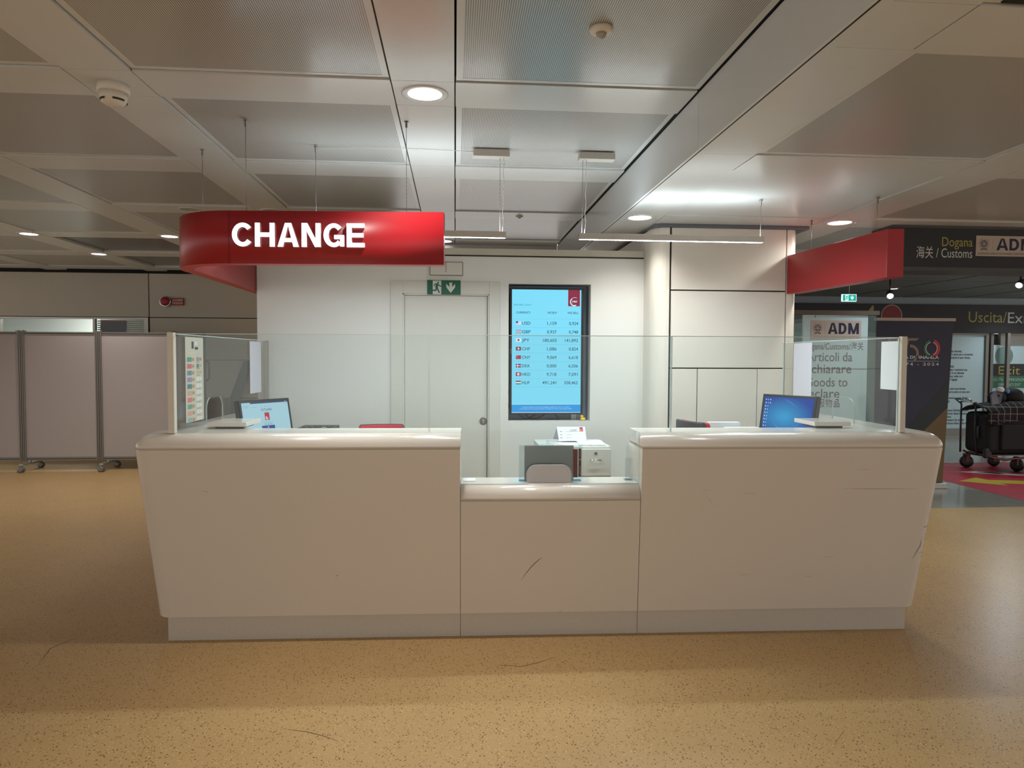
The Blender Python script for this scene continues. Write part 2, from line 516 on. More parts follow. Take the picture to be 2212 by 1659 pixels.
class Ink:
    """flat print on a plane: origin, right and up directions"""
    def __init__(s, o, r=(1, 0, 0), u=(0, 0, 1), lift=0.0):
        s.r = Vector(r).normalized(); s.u = Vector(u).normalized(); s.n = s.r.cross(s.u)
        s.o = Vector(o) + s.n * lift
        s.mb = MB()
    def P(s, x, y, d=0.0): return s.o + s.r * x + s.u * y + s.n * d
    def text(s, body, cap, x, y, mi=0, **k):
        V, F = text_geo(body, cap, x, y, **k)
        s.mb.add([s.P(a, b) for a, b in V], F, mi); return s
    def rect(s, x0, x1, y0, y1, mi=0, d=0.0):
        s.mb.add([s.P(x0, y0, d), s.P(x1, y0, d), s.P(x1, y1, d), s.P(x0, y1, d)], [(0, 1, 2, 3)], mi); return s
    def poly(s, pts, mi=0, d=0.0):
        a = sum(pts[i][0] * pts[(i + 1) % len(pts)][1] - pts[(i + 1) % len(pts)][0] * pts[i][1] for i in range(len(pts)))
        if a < 0: pts = pts[::-1]
        s.mb.add([s.P(a_, b_, d) for a_, b_ in pts], [tuple(range(len(pts)))], mi); return s
    def line(s, pts, wd, mi=0, d=0.0, taper=False):
        n = len(pts)
        for i in range(n - 1):
            a, b = Vector(pts[i]), Vector(pts[i + 1])
            t = (b - a); t = t.normalized() if t.length else Vector((1, 0))
            q = Vector((-t.y, t.x))
            w0 = w1 = wd / 2
            if taper:
                f = lambda k: 0.25 + 0.75 * math.sin(math.pi * k / (n - 1))
                w0 *= f(i); w1 *= f(i + 1)
            s.poly([tuple(a - q * w0), tuple(b - q * w1), tuple(b + q * w1), tuple(a + q * w0)], mi, d)
        return s
    def ring(s, cx, cy, r0, r1, mi=0, a0=0.0, a1=360.0, n=28, d=0.0):
        for i in range(n):
            p, q = math.radians(a0 + (a1 - a0) * i / n), math.radians(a0 + (a1 - a0) * (i + 1) / n)
            s.poly([(cx + r0 * math.cos(p), cy + r0 * math.sin(p)), (cx + r1 * math.cos(p), cy + r1 * math.sin(p)),
                    (cx + r1 * math.cos(q), cy + r1 * math.sin(q)), (cx + r0 * math.cos(q), cy + r0 * math.sin(q))], mi, d)
        return s
    def disc(s, cx, cy, r, mi=0, n=28, d=0.0, sy=1.0):
        return s.poly([(cx + r * math.cos(2 * math.pi * i / n), cy + sy * r * math.sin(2 * math.pi * i / n)) for i in range(n)], mi, d)
    def build(s, name, mats, parent=None, local=False): return s.mb.build(name, mats, parent, local)

def copy_tree(o, parent=None):
    c = o.copy(); COL.objects.link(c); c.parent = parent
    for ch in list(o.children): copy_tree(ch, c)
    return c

def area(name, loc, sx, sy, power, color, rot=(0, 0, 0), spread=180):
    d = bpy.data.lights.new(name, 'AREA')
    d.shape = 'RECTANGLE'; d.size = sx; d.size_y = sy; d.energy = power; d.color = color
    d.spread = math.radians(spread)
    o = bpy.data.objects.new(name, d); COL.objects.link(o)
    o.location = loc; o.rotation_euler = rot
    return o

def spot(name, loc, power, color, angle=130, blend=0.7, radius=0.07, rot=(0, 0, 0)):
    d = bpy.data.lights.new(name, 'SPOT')
    d.energy = power; d.color = color; d.spot_size = math.radians(angle); d.spot_blend = blend; d.shadow_soft_size = radius
    o = bpy.data.objects.new(name, d); COL.objects.link(o)
    o.location = loc; o.rotation_euler = rot
    return o

# ================================================================== SETTING
CZ, LZ, HZ = 2.80, 2.54, 2.72          # ceiling heights: main, lowered, side hall
# ---- floors
f = MB().prism([(-13, -7, -0.1), (13, -7, -0.1), (13, 6.67, -0.1), (2.66, 6.67, -0.1), (2.66, 12.8, -0.1), (-13, 12.8, -0.1)], (0, 0, 0.1))
tag(f.build('floor', 'floor'), 'tan speckled vinyl floor under the white counter', 'floor', kind='structure')
f = MB().box(2.66, 14, 6.67, 14.2, -0.1, 0.0)
tag(f.build('floor_hall', 'hall_floor'), 'grey polished stone floor of the exit hall behind the counter', 'floor', kind='structure')

# ---- main ceiling : strips and slotted panels with black joints
cl = MB()
PX, PY = 1.4435, 1.437
xs = [(-0.296 + PX * k, 0.0 + PX * k) for k in range(-7, 1)]
ys = [(3.285 + PY * k, 3.600 + PY * k) for k in range(-7, 6)]
XL, XR, YB, YF = -10.4, 1.157, 10.95, -6.77
G = 0.003
def ylim(x): return 7.92 if x > -1.2 else YB
def cbox(x0, x1, y0, y1, mi, z0=CZ, z1=CZ + 0.03):
    if y1 > y0 and x1 > x0: cl.box(x0, x1, y0, y1, z0, z1, mi)
for x0, x1 in xs:                                     # strips running in depth, cut at the cross strips
    edges = [YF] + [e for p in ys for e in p] + [YB]
    for a, b in zip(edges[:-1], edges[1:]):
        b = min(b, ylim(x0))
        cbox(x0 + G, x1 - G, a + G * 0.5, b - G * 0.5, 0)
gaps = [(xs[i][1], xs[i + 1][0]) for i in range(len(xs) - 1)] + [(0.0, XR)]
gy = [(ys[i][1], ys[i + 1][0]) for i in range(len(ys) - 1)]
for x0, x1 in gaps:
    for y0, y1 in ys:                                 # cross strips
        cbox(x0 + G, x1 - G, y0 + G, min(y1, ylim(x0)) - G, 0)
    for y0, y1 in gy:
        y1 = min(y1, ylim(x0))
        if y1 <= y0 + 0.1: continue
        dark = (-4.5 < x0 < -1.5 and y0 > 7.8)
        a, b, c, d = x0 + G * 2, x1 - G * 2, y0 + G * 2, y1 - G * 2
        if x0 == 0.0 and y1 < 3.4: d -= 0.02          # this panel hangs slightly open
        z0 = CZ + (0.008 if not (x0 == 0.0 and y1 < 3.4) else 0.0)
        bw = 0.028
        if dark:
            cl.box(a, b, c, d, z0 + 0.02, z0 + 0.04, 2)
        else:
            cl.box(a, b, c, c + bw, z0, z0 + 0.03, 0); cl.box(a, b, d - bw, d, z0, z0 + 0.03, 0)
            cl.box(a, a + bw, c + bw, d - bw, z0, z0 + 0.03, 0); cl.box(b - bw, b, c + bw, d - bw, z0, z0 + 0.03, 0)
            cl.box(a + bw, b - bw, c + bw, d - bw, z0 + 0.001, z0 + 0.03, 1)
cl.box(XL, 1.19, YF, 12.7, CZ + 0.06, CZ + 0.10, 3)
ceil = cl.build('ceiling', ['ceil', 'perf', 'grille', 'black_gap'])
tag(ceil, 'grey metal ceiling of slotted square panels between plain strips', 'ceiling', kind='structure')

# trim at the rear edge of the ceiling above the office box
t = MB().box(-1.2, 1.165, 7.93, 7.99, CZ - 0.075, CZ + 0.05, 0).box(-1.2, 1.165, 7.99, 8.25, CZ - 0.005, CZ + 0.05, 1)
tag(t.build('trim_1', ['alu', 'ceil']), 'shiny metal edge strip closing the ceiling behind the office box', 'trim', kind='structure')

# ---- lowered ceiling on the right of the step
l2 = MB()
XS2 = [(1.222, 1.496), (2.712, 3.02), (4.236, 4.544), (5.76, 6.07)]
YS2 = [(3.397 + 1.485 * k, 3.69 + 1.485 * k) for k in range(-6, 3)]
Y2B = 7.30
def l2lim(x): return 5.175 if 1.45 < x < 2.70 else Y2B
for i, (x0, x1) in enumerate(XS2):
    e = [YF] + [q for p in YS2 for q in p] + [7.98 if i == 0 else Y2B]
    for a, b in zip(e[:-1], e[1:]):
        b = min(b, 7.98 if i == 0 else Y2B)
        if b > a: l2.box(x0 + G, x1 - G, a + 0.001, b - 0.001, LZ, LZ + 0.03, 0)
for x0, x1 in [(1.496, 2.712), (3.02, 4.236), (4.544, 5.76)]:
    lim = l2lim(x0)
    for y0, y1 in YS2:
        if y0 < lim: l2.box(x0 + G, x1 - G, y0 + G, min(y1, lim) - G, LZ, LZ + 0.03, 0)
    for (y0, y1) in [(YS2[i][1], YS2[i + 1][0]) for i in range(len(YS2) - 1)] + [(YS2[-1][1], Y2B)]:
        if y0 >= lim: continue
        y1 = min(y1, lim)
        a, b, c, d = x0 + G * 2, x1 - G * 2, y0 + G * 2, y1 - G * 2
        plain = y0 > 3.6 and x0 < 2.7
        z0 = LZ + 0.006
        if plain: l2.box(a, b, c, d, z0, z0 + 0.03, 0); continue
        if x0 < 2.7 and y1 < 2.0 and y1 > 0.6:
            l2.box(a, b, c, d, z0, z0 + 0.03, 0); continue
        bw = 0.028
        l2.box(a, b, c, c + bw, z0, z0 + 0.03, 0); l2.box(a, b, d - bw, d, z0, z0 + 0.03, 0)
        l2.box(a, a + bw, c + bw, d - bw, z0, z0 + 0.03, 0); l2.box(b - bw, b, c + bw, d - bw, z0, z0 + 0.03, 0)
        l2.box(a + bw, b - bw, c + bw, d - bw, z0 + 0.001, z0 + 0.03, 1)
l2.box(1.19, 7.6, YF, Y2B, LZ + 0.05, LZ + 0.09, 3)
l2.box(1.19, 1.60, Y2B, 7.98, LZ + 0.05, LZ + 0.09, 3)
l2.box(1.497, 1.54, 5.178, 7.98, LZ, LZ + 0.03, 0)
tag(l2.build('ceiling_lower', ['ceil', 'perf', 'grille', 'black_gap']), 'lower metal ceiling beyond the long step, above the pale column', 'ceiling', kind='structure')
# step face between both ceilings
st = MB()
e = [-6.77, -3.9, -1.0, 1.88, 3.30, 6.2, 7.92]
for a, b in zip(e[:-1], e[1:]): st.box(1.165, 1.178, a + 0.002, b - 0.002, LZ - 0.012, CZ - 0.002, 0)
st.box(1.186, 1.222, -6.77, 7.92, LZ - 0.010, LZ + 0.02, 0); st.box(1.178, 1.186, -6.77, 7.92, LZ - 0.0115, LZ + 0.02, 1)
st.box(1.148, 1.190, -6.77, 7.92, CZ + 0.012, CZ + 0.028, 1)
tag(st.build('trim_2', ['ceil', 'black_gap']), 'long metal step face joining the high and the low ceiling', 'trim', kind='structure')

# ---- side hall ceiling
hc = MB()
x = 2.70
while x < 13.5:
    for y in (7.32, 8.75, 10.2, 11.6, 13.0):
        hc.box(x + 0.03, x + 1.17, y + 0.01, min(y + 1.42, 13.6), HZ, HZ + 0.03, 0)
    x += 1.2
hc.box(2.66, 14.0, 7.30, 13.7, HZ + 0.05, HZ + 0.08, 1)
hc.box(2.66, 14.0, 7.28, 7.32, LZ, HZ + 0.05, 0)
tag(hc.build('ceiling_hall', ['hall_ceil', 'black_gap']), 'dark grey panelled ceiling over the exit hall', 'ceiling', kind='structure')

# ---- white office box wall with door opening and display niche
WY = 5.47
NX0, NX1, NZ0, NZ1 = 0.422, 1.076, 1.020, 2.105
wb = MB()
DX0, DX1, DZ = -0.403, 0.270, 2.018
wb.box(-1.507, DX0, WY, WY + 0.10, 0, 2.37); wb.box(DX0, DX1, WY, WY + 0.10, DZ, 2.37)
wb.box(DX1, NX0, WY, WY + 0.10, 0, 2.37)
wb.box(NX0, NX1, WY, WY + 0.10, 0, NZ0); wb.box(NX0, NX1, WY, WY + 0.10, NZ1, 2.37)
wb.box(NX1, 1.504, WY, WY + 0.10, 0, 2.37)
wb.box(-1.507, -1.407, WY + 0.10, 7.9, 0, 2.37)
# niche box
wb.box(NX0, NX1, WY + 0.10, WY + 0.19, NZ0 - 0.01, NZ0, 1); wb.box(NX0, NX1, WY + 0.10, WY + 0.19, NZ1, NZ1 + 0.01, 1)
wb.box(NX0 - 0.01, NX0, WY + 0.10, WY + 0.19, NZ0 - 0.01, NZ1 + 0.01, 1); wb.box(NX1, NX1 + 0.01, WY + 0.10, WY + 0.19, NZ0 - 0.01, NZ1 + 0.01, 1)
wb.box(NX0 - 0.01, NX1 + 0.01, WY + 0.19, WY + 0.20, NZ0 - 0.01, NZ1 + 0.01, 1)
tag(wb.build('wall_back', ['wall', 'niche']), 'white office wall behind the counter with a dark display niche', 'wall', kind='structure')
t = MB().box(-1.507, 1.500, WY - 0.012, WY, 2.322, 2.372, 0).box(-1.507, 1.500, WY - 0.006, WY, 2.312, 2.322, 1)
tag(t.build('trim_3', ['beige_trim', 'groove']), 'beige rail along the top of the white office wall', 'trim', kind='structure')

# ---- door
dr = thing('door_1', 'plain white door with a round lock in the office wall', 'door', (0.5 * (DX0 + DX1), WY, 0)); dr['kind'] = 'structure'
fr = MB()
for a, b, c, d in ((-0.496, DX0, 0, 2.112), (DX1, 0.352, 0, 2.112), (DX0, DX1, DZ, 2.112)):
    fr.box(a, b, WY - 0.014, WY, c, d, 0)
fr.box(DX0, DX0 + 0.012, WY - 0.008, WY + 0.05, 0, DZ, 0); fr.box(DX1 - 0.012, DX1, WY - 0.008, WY + 0.05, 0, DZ, 0)
fr.box(DX0, DX1, WY - 0.008, WY + 0.05, DZ - 0.012, DZ, 0)
fr.build('frame', 'door', dr, bevel=0.002)
MB().box(DX0 + 0.014, DX1 - 0.018, WY + 0.012, WY + 0.052, 0.008, DZ - 0.014).build('leaf', 'door', dr)
MB().box(DX0 + 0.012, DX1 - 0.012, WY + 0.06, WY + 0.075, 0.0, DZ).build('jamb_shadow_gap', 'groove', dr)
lk = MB().lathe([(0.029, 0.0), (0.029, 0.006), (0.022, 0.009)], (0.224, WY + 0.012, 1.022), (0, -1, 0), mi=0)
lo = lk.build('lock_plate', 'alu_dark', dr)
MB().lathe([(0.008, 0.0), (0.008, 0.004)], (0.224, WY + 0.003, 1.026), (0, -1, 0), 16).box(0.221, 0.227, WY - 0.001, WY + 0.003, 1.004, 1.024).build('lock_cylinder', 'chrome', lo)
MB().lathe([(0.006, 0.0), (0.005, 0.003)], (0.243, WY + 0.012, 1.775), (0, -1, 0), 12).build('rivet', 'chrome', dr)

# ---- pale column block
CY = 5.20
CX0, CX1, CT = 1.504, 2.637, 2.515
R = 0.115
def arc(cx, cy, r, a0, a1, n=8):
    return [(cx + r * math.cos(math.radians(a0 + (a1 - a0) * i / n)), cy + r * math.sin(math.radians(a0 + (a1 - a0) * i / n))) for i in range(n + 1)]
co = MB()
# rounded left corner cover with the side wall
pl = [(CX0, 8.0)] + arc(CX0 + R, CY + R, R, 180, 270) + [(1.629, CY), (1.629, CY + 0.05), (1.70, CY + 0.05), (1.70, 8.0)]
co.prism([(a, b, 0) for a, b in pl], (0, 0, CT), 0)
pr_ = [(2.553, CY + 0.05), (2.553, CY)] + arc(CX1 - 0.05, CY + 0.05, 0.05, 270, 360) + [(CX1, 8.0), (2.45, 8.0), (2.45, CY + 0.05)]
co.prism([(a, b, 0) for a, b in pr_], (0, 0, CT), 0)
for x0, x1, z0, z1 in ((1.644, 2.545, 2.047, CT), (1.644, 2.545, 1.452, 2.037), (1.644, 1.853, 0.02, 1.442), (1.860, 2.330, 0.02, 1.442), (2.335, 2.545, 0.02, 1.442)):
    co.box(x0, x1, CY, CY + 0.02, z0, z1, 0)
co.box(1.629, 2.553, CY + 0.022, CY + 0.05, 0, CT, 1)
co.box(1.70, 2.45, CY + 0.05, 8.0, 0, CT, 1)
tag(co.build('wall_pillar', ['column', 'groove'], bevel=0.002), 'pale panelled column block beside the office wall', 'column', kind='structure')
t = MB().box(1.504, 2.72, CY - 0.015, CY + 0.2, CT + 0.001, LZ + 0.04, 0).box(2.637, 2.70, CY + 0.2, 7.3, CT + 0.001, LZ + 0.04, 0)
tag(t.build('trim_4', 'dark_trim'), 'blue grey recess strip above the pale column', 'trim', kind='structure')

# ---- far wall on the left
FY = 11.0
fwl = MB()
for x0, x1, z0, z1 in ((-9.3, -4.635, 2.110, 2.768), (-4.62, -0.9, 2.110, 2.768), (-4.62, -0.9, 1.465, 2.098), (-4.62, -0.9, 0.880, 1.455), (-4.62, -0.9, 0.0, 0.870),
                       (-9.3, -6.82, 0, 2.098), (-6.82, -4.635, 0, 0.9)):
    fwl.box(x0, x1, FY, FY + 0.03, z0, z1, 0)
fwl.box(-9.3, -6.82, FY + 0.03, FY + 0.06, 0, 2.80, 1); fwl.box(-4.66, -0.9, FY + 0.03, FY + 0.06, 0, 2.80, 1)
fwl.box(-6.82, -4.66, FY + 0.03, FY + 0.06, 2.10, 2.80, 1)
tag(fwl.build('wall_left', ['panel_wall', 'groove'], bevel=0.002), 'cream panelled wall far behind the rolling partitions', 'wall', kind='structure')
t = MB().box(-9.3, -0.9, FY - 0.004, FY + 0.06, 2.770, 2.86, 0)
tag(t.build('trim_5', 'black_gap'), 'black shadow joint above the cream panelled wall', 'trim', kind='structure')

# office window in that wall
win = thing('window_1', 'interior office window above the rolling partitions', 'window', (-5.72, FY, 0.9)); win['kind'] = 'structure'
wf = MB()
for a, b, c, d in ((-6.82, -4.64, 2.075, 2.10), (-6.82, -4.64, 0.90, 0.94), (-6.82, -6.76, 0.94, 2.075), (-4.70, -4.64, 0.94, 2.075), (-5.445, -5.41, 0.94, 2.075)):
    wf.box(a, b, FY - 0.01, FY + 0.05, c, d)
wf.build('frame', 'alu', win)
MB().box(-6.76, -5.445, FY + 0.02, FY + 0.026, 0.94, 2.075).build('pane', 'glass', win)
MB().box(-5.41, -4.70, FY + 0.02, FY + 0.026, 0.94, 2.075).build('pane', 'glass', win)
bl = MB()
for i in range(34):
    z = 0.98 + i * 0.032
    bl.box(-5.405, -4.705, FY + 0.05, FY + 0.07, z, z + 0.020)
bl.build('blind_slats', 'blind', win)
ro = MB().box(-8.2, -3.6, 13.4, 13.5, 0, 2.6).box(-8.2, -3.6, FY + 0.08, 13.4, 2.55, 2.6).box(-8.3, -8.2, FY + 0.08, 13.5, 0, 2.6).box(-3.7, -3.6, FY + 0.08, 13.5, 0, 2.6).box(-8.2, -3.6, FY + 0.08, 13.5, -0.05, 0)
tag(ro.build('wall_office', 'wall'), 'bright white room seen through the interior office window', 'wall', kind='structure')
ll = MB().box(-6.4, -5.9, 12.2, 12.7, 2.53, 2.55)
tag(ll.build('ceiling_light_panel', 'lamp_on'), 'square light panel inside the far office room', 'ceiling light')
area('office_lamp', (-6.15, 12.45, 2.52), 0.5, 0.5, 40, (0.95, 1.0, 0.96))
cb = thing('wall_cupboard', 'grey metal cupboard inside the far office room', 'cupboard', (-5.65, 12.6, 0))
MB().box(-6.0, -5.28, 12.35, 12.9, 0.0, 2.3).build('body', 'panel_wall', cb, bevel=0.004)
for xk in (-5.80, -5.42): MB().ball((xk, 12.34, 1.86), 0.022).build('knob', 'black_plastic', cb)
bd = thing('monitor', 'black back of a monitor leaning behind the office window blind', 'monitor', (-5.17, FY + 0.2, 1.7))
MB().prism([(-5.36, FY + 0.03, 1.80), (-4.99, FY + 0.03, 1.80), (-4.975, FY + 0.03, 2.045), (-5.345, FY + 0.03, 2.05)], (0, 0.018, 0)).build('case', 'dark_board', bd)
MB().box(-5.345, -4.975, FY + 0.028, FY + 0.03, 2.045, 2.062).build('red_edge', 'alarm', bd)
bd['label'] = 'black board with a red top edge hung inside the office window'; bd['category'] = 'board'; bd.name = 'hanging_board'

# ---- far wall of the exit hall
HY = 13.0
hw = MB()
hw.box(2.66, 9.55, HY, HY + 0.1, 0, 2.03, 0); hw.box(9.55, 14, HY + 0.3, HY + 0.4, 0, 2.03, 0)
hw.box(2.66, 14, HY - 0.02, HY + 0.1, 2.59, 2.74, 1)
tag(hw.build('wall_hall', ['hall_wall', 'teal_band']), 'grey wall at the far end of the exit hall', 'wall', kind='structure')
hb = MB().box(2.66, 14, HY - 0.06, HY + 0.1, 2.03, 2.588)
es = thing('overhead_sign', 'long black overhead band reading Uscita/Exit above the exit doors', 'sign', (8.4, HY - 0.06, 2.03))
hb.build('board', 'dark_board', es)
Ink((10.085, HY - 0.061, 2.245)).text('Uscita/', 0.215, 0.0, 0.0, fit=0.80).build('lettering', 'yellow_txt', es)['label'] = 'mustard yellow lettering'
Ink((10.91, HY - 0.061, 2.235)).text('Exit', 0.215, 0.0, 0.0, fit=0.50).build('lettering', 'white_txt', es)['label'] = 'pale white lettering'
Ink((8.49, HY - 0.0615, 2.36)).disc(0.0, 0.0, 0.20, 0).ring(0, 0, 0.2, 0.215, 1).build('round_symbol', ['wine', 'plate'], es)['label'] = 'dark red disc with a pale rim'
Ink((8.02, HY - 0.0615, 2.33)).poly([(-0.10, 0.0), (0.07, 0.22), (0.10, 0.22), (0.10, 0.0)], 0).build('arrow_symbol', 'yellow_txt', es)['label'] = 'mustard arrow'
# glazed information wall and the exit door
ip = thing('information_panel', 'pale blue panel of small print passenger notices beside the exit door', 'panel', (9.9, HY, 0.0))
MB().box(9.20, 10.50, HY + 0.02, HY + 0.06, 0.14, 1.99).build('board', 'teal_panel', ip)
MB().box(9.15, 10.56, HY - 0.02, HY + 0.10, 0.0, 0.14).box(9.15, 9.20, HY - 0.02, HY + 0.1, 0.14, 2.03).box(10.50, 10.56, HY - 0.02, HY + 0.10, 0.14, 2.03).box(9.2, 10.5, HY - 0.02, HY + 0.1, 1.99, 2.03).build('frame', 'alu_dark', ip)
ink = Ink((9.72, HY + 0.018, 0))
rows = [(759, "un'area riservata."), (766, 'essere usciti non è consentito.'), (773, 'assicuratevi di aver ritirato'), (780, 'o.'), (792.5, 'PLEASE!'), (799, 'leaving a restricted area.'),
        (806, 'entry is not allowed.'), (813, ', please, make sure'), (820, 'your luggage.'), (840, 'une zone sous douane.'), (847, 'après la sortie ne vous sera'), (860, 'de assurez – vous d’avoir'),
        (867, 'gage.'), (887, 'in einen Sicherheitsbereich'), (894, 'betreten dieses Bereichs'), (901, 'stattet.'), (908, 'gewissern Sie sich, Ihr'), (915, 'verlassen dieser Halle mit')]
for yy, tx in rows:
    Ink((9.72, HY + 0.018, 0)).text(tx, 0.046, 0.0, 1.71 - (yy - 755) / 109.0 - 0.02, bold=0.012, xs=0.68).build('text_line', 'ink', ip)
xd = thing('door_2', 'glass exit door with a black and green Exit band', 'door', (11.2, HY, 0)); xd['kind'] = 'structure'
MB().box(10.62, 10.68, HY, HY + 0.06, 0, 2.03).box(10.76, 10.82, HY - 0.25, HY - 0.19, 0, 2.03).box(10.82, 12.2, HY, HY + 0.06, 1.80, 2.03).box(11.8, 11.86, HY, HY + 0.06, 0, 1.8).build('frame', 'alu_dark', xd)
MB().box(10.68, 11.80, HY + 0.02, HY + 0.03, 0.0, 1.80).build('pane', 'teal_panel', xd)
MB().box(10.68, 11.80, HY + 0.010, HY + 0.018, 1.187, 1.425).build('black_band', 'dark_board', xd)
MB().box(10.68, 11.80, HY + 0.010, HY + 0.018, 0.946, 1.185).build('green_band', 'door_green', xd)
Ink((10.80, HY + 0.008, 1.215)).text('Exit', 0.17, 0, 0, fit=0.46).build('lettering', 'yellow_txt', xd)['label'] = 'mustard yellow lettering'
Ink((10.70, HY + 0.008, 0)).text('USCITA DI EMERGENZA', 0.055, 0, 1.085, fit=0.66).text('EMERGENCY EXIT', 0.055, 0.10, 0.985, fit=0.48).build('lettering', 'white_txt', xd)['label'] = 'pale emergency exit lettering'
Ink((10.92, HY + 0.016, 1.585)).disc(0, 0, 0.19).build('round_sticker', 'disc', xd)
MB().box(10.68, 11.80, HY - 0.06, HY - 0.03, 0.70, 0.76).build('push_bar', 'black_plastic', xd)

# ================================================================== COUNTER  (own frame: u along the front, v in depth)
TH = math.radians(-1.828)
O = (0.033, 3.758, 0.0)
FRM = Matrix.Translation(O) @ Matrix.Rotation(TH, 4, 'Z')
def uvw(u, v, z): return tuple(FRM @ Vector((u, v, z)))

ct = thing('reception_counter', 'long white exchange counter with tapered front and lower middle section', 'counter', O, TH)
UL0, UL1, UR0, UR1 = -1.612, -1.694, 2.552, 2.657       # outer ends at the panel foot and at the top
VF0, VF1 = -0.050, -0.120                                # front face at the foot and at the top
def lerp(a, b, t): return a + (b - a) * t
def outline(kind, z, grow=0.0, top=1.045):
    """plan loop of a section at height z"""
    t = (z - 0.145) / (top - 0.145) if z < top else 1.0
    vf = lerp(VF0, VF1, min((z - 0.145) / 0.9, 1.0)) - grow
    ul = lerp(UL0, UL1, min((z - 0.145) / 0.9, 1.0)) - grow
    ur = lerp(UR0, UR1, min((z - 0.145) / 0.9, 1.0)) + grow
    r = 0.085
    if kind == 'L':
        c = arc(ul + r, vf + r, r, 270, 180, 7)
        L = [(-0.0015, vf)] + c + [(ul, 1.60), (-1.36, 1.60), (-1.36, 0.20), (-0.0015, 0.20)]
    elif kind == 'R':
        c = arc(ur - r, vf + r, r, 0, -90, 7)
        L = [(0.9665, 0.20), (2.33, 0.20), (2.33, 1.44), (ur, 1.44)] + c + [(0.9665, vf)]
    else:
        L = [(0.0015, vf), (0.0015, 0.16), (0.9635, 0.16), (0.9635, vf)]
    return [(a, b, z) for a, b in L][::-1]
def ccw(L):
    a = sum(L[i][0] * L[(i + 1) % len(L)][1] - L[(i + 1) % len(L)][0] * L[i][1] for i in range(len(L)))
    return L if a > 0 else L[::-1]
for kind, top, seam in (('L', 1.123, 1.045), ('M', 0.845, 0.765), ('R', 1.123, 1.045)):
    b = MB()
    zs = [0.145 + (seam - 0.003 - 0.145) * i / 6 for i in range(7)]
    b.loft([ccw(outline(kind, z)) for z in zs])
    pn = b.build('front_panel', 'counter', ct, local=True)
    for p in pn.data.polygons:
        p.use_smooth = False
    # rounded top cap
    c = MB()
    h = top - seam
    loops = []
    for i in range(11):
        a = math.radians(90 * i / 10)
        z = seam + 0.002 + (h - 0.002) * math.sin(a)
        off = -h * 0.98 * (1 - math.cos(a))
        loops.append(ccw(outline(kind, seam, 0.0 + off)))
        loops[-1] = [(x_, y_, z) for x_, y_, _ in loops[-1]]
    c.loft(loops, smooth=True)
    cp = c.build('top_cap', 'counter', ct, local=True)
    # shadow line core
    k = MB(); k.loft([[(x_, y_, seam - 0.006) for x_, y_, _ in ccw(outline(kind, seam, -0.004))], [(x_, y_, seam + 0.006) for x_, y_, _ in ccw(outline(kind, seam, -0.004))]])
    k.build('seam_strip', 'beige_trim', ct, local=True)
for u0, u1, ub in ((-1.564, -0.002, 'L'), (0.0, 0.975, 'M'), (0.977, 2.505, 'R')):
    b = MB()
    if ub == 'L': b.prism([(u0, 0, 0), (u1, 0, 0), (u1, 0.10, 0), (-1.44, 0.10, 0), (-1.44, 1.56, 0), (u0, 1.56, 0)], (0, 0, 0.145))
    elif ub == 'R': b.prism([(u0, 0, 0), (u1, 0, 0), (u1, 1.44, 0), (2.39, 1.44, 0), (2.39, 0.10, 0), (u0, 0.10, 0)], (0, 0, 0.145))
    else: b.box(u0, u1, 0, 0.10, 0, 0.145)
    b.build('plinth', 'plinth', ct, local=True, bevel=0.001)
# desk tops on the staff side
MB().box(-1.358, -0.002, 0.202, 0.50, 0.735, 0.765).box(-1.358, -0.80, 0.50, 1.50, 0.735, 0.765).build('desk_top', 'counter', ct, local=True)
MB().box(0.968, 2.328, 0.202, 0.50, 0.735, 0.765).box(2.02, 2.328, 0.50, 1.0, 0.735, 0.765).box(1.62, 2.328, 1.0, 1.40, 0.735, 0.765).build('desk_top', 'counter', ct, local=True)
# scuffs on the fronts (each a thin mark lying on the leaning face)
def fv(u, z):
    t = min((z - 0.145) / 0.9, 1.0); v = lerp(VF0, VF1, t); ur = lerp(UR0, UR1, t); r = 0.085
    if u > ur - r: v += r - math.sqrt(max(0.0, r * r - min(u - ur + r, r * 0.98) ** 2))
    return v - 0.0008
def scuff(pts, wd, m='scuff'):
    b = MB(); n = len(pts)
    for i in range(n - 1):
        (u0, z0), (u1, z1) = pts[i], pts[i + 1]
        t = Vector((u1 - u0, z1 - z0)).normalized(); q = Vector((-t.y, t.x))
        w0 = wd * (0.2 + 0.8 * math.sin(math.pi * i / (n - 1))) / 2; w1 = wd * (0.2 + 0.8 * math.sin(math.pi * (i + 1) / (n - 1))) / 2
        P = [(u0 - q.x * w0, z0 - q.y * w0), (u1 - q.x * w1, z1 - q.y * w1), (u1 + q.x * w1, z1 + q.y * w1), (u0 + q.x * w0, z0 + q.y * w0)]
        b.add([(a, fv(a, c), c) for a, c in P], [(0, 1, 2, 3), (3, 2, 1, 0)])
    b.build('scuff_mark', m, ct, local=True)
scuff([(0.325, 0.325), (0.345, 0.355), (0.375, 0.395), (0.405, 0.425), (0.425, 0.443), (0.44, 0.452)], 0.0032)
scuff([(-1.34, 0.825), (-1.325, 0.826), (-1.31, 0.822), (-1.30, 0.818)], 0.0016, 'scuff2')
scuff([(-0.66, 0.365), (-0.655, 0.363), (-0.648, 0.366)], 0.003)
scuff([(1.32, 0.79), (1.345, 0.755), (1.36, 0.735)], 0.0014, 'scuff2')
scuff([(2.07, 0.822), (2.20, 0.819), (2.34, 0.818), (2.50, 0.818)], 0.0022, 'scuff2')
scuff([(2.49, 0.42), (2.52, 0.47), (2.535, 0.495), (2.54, 0.53)], 0.005, 'scuff2')
scuff([(2.545, 0.60), (2.56, 0.601), (2.585, 0.601)], 0.003)
scuff([(2.53, 0.455), (2.548, 0.455), (2.565, 0.456)], 0.0025)
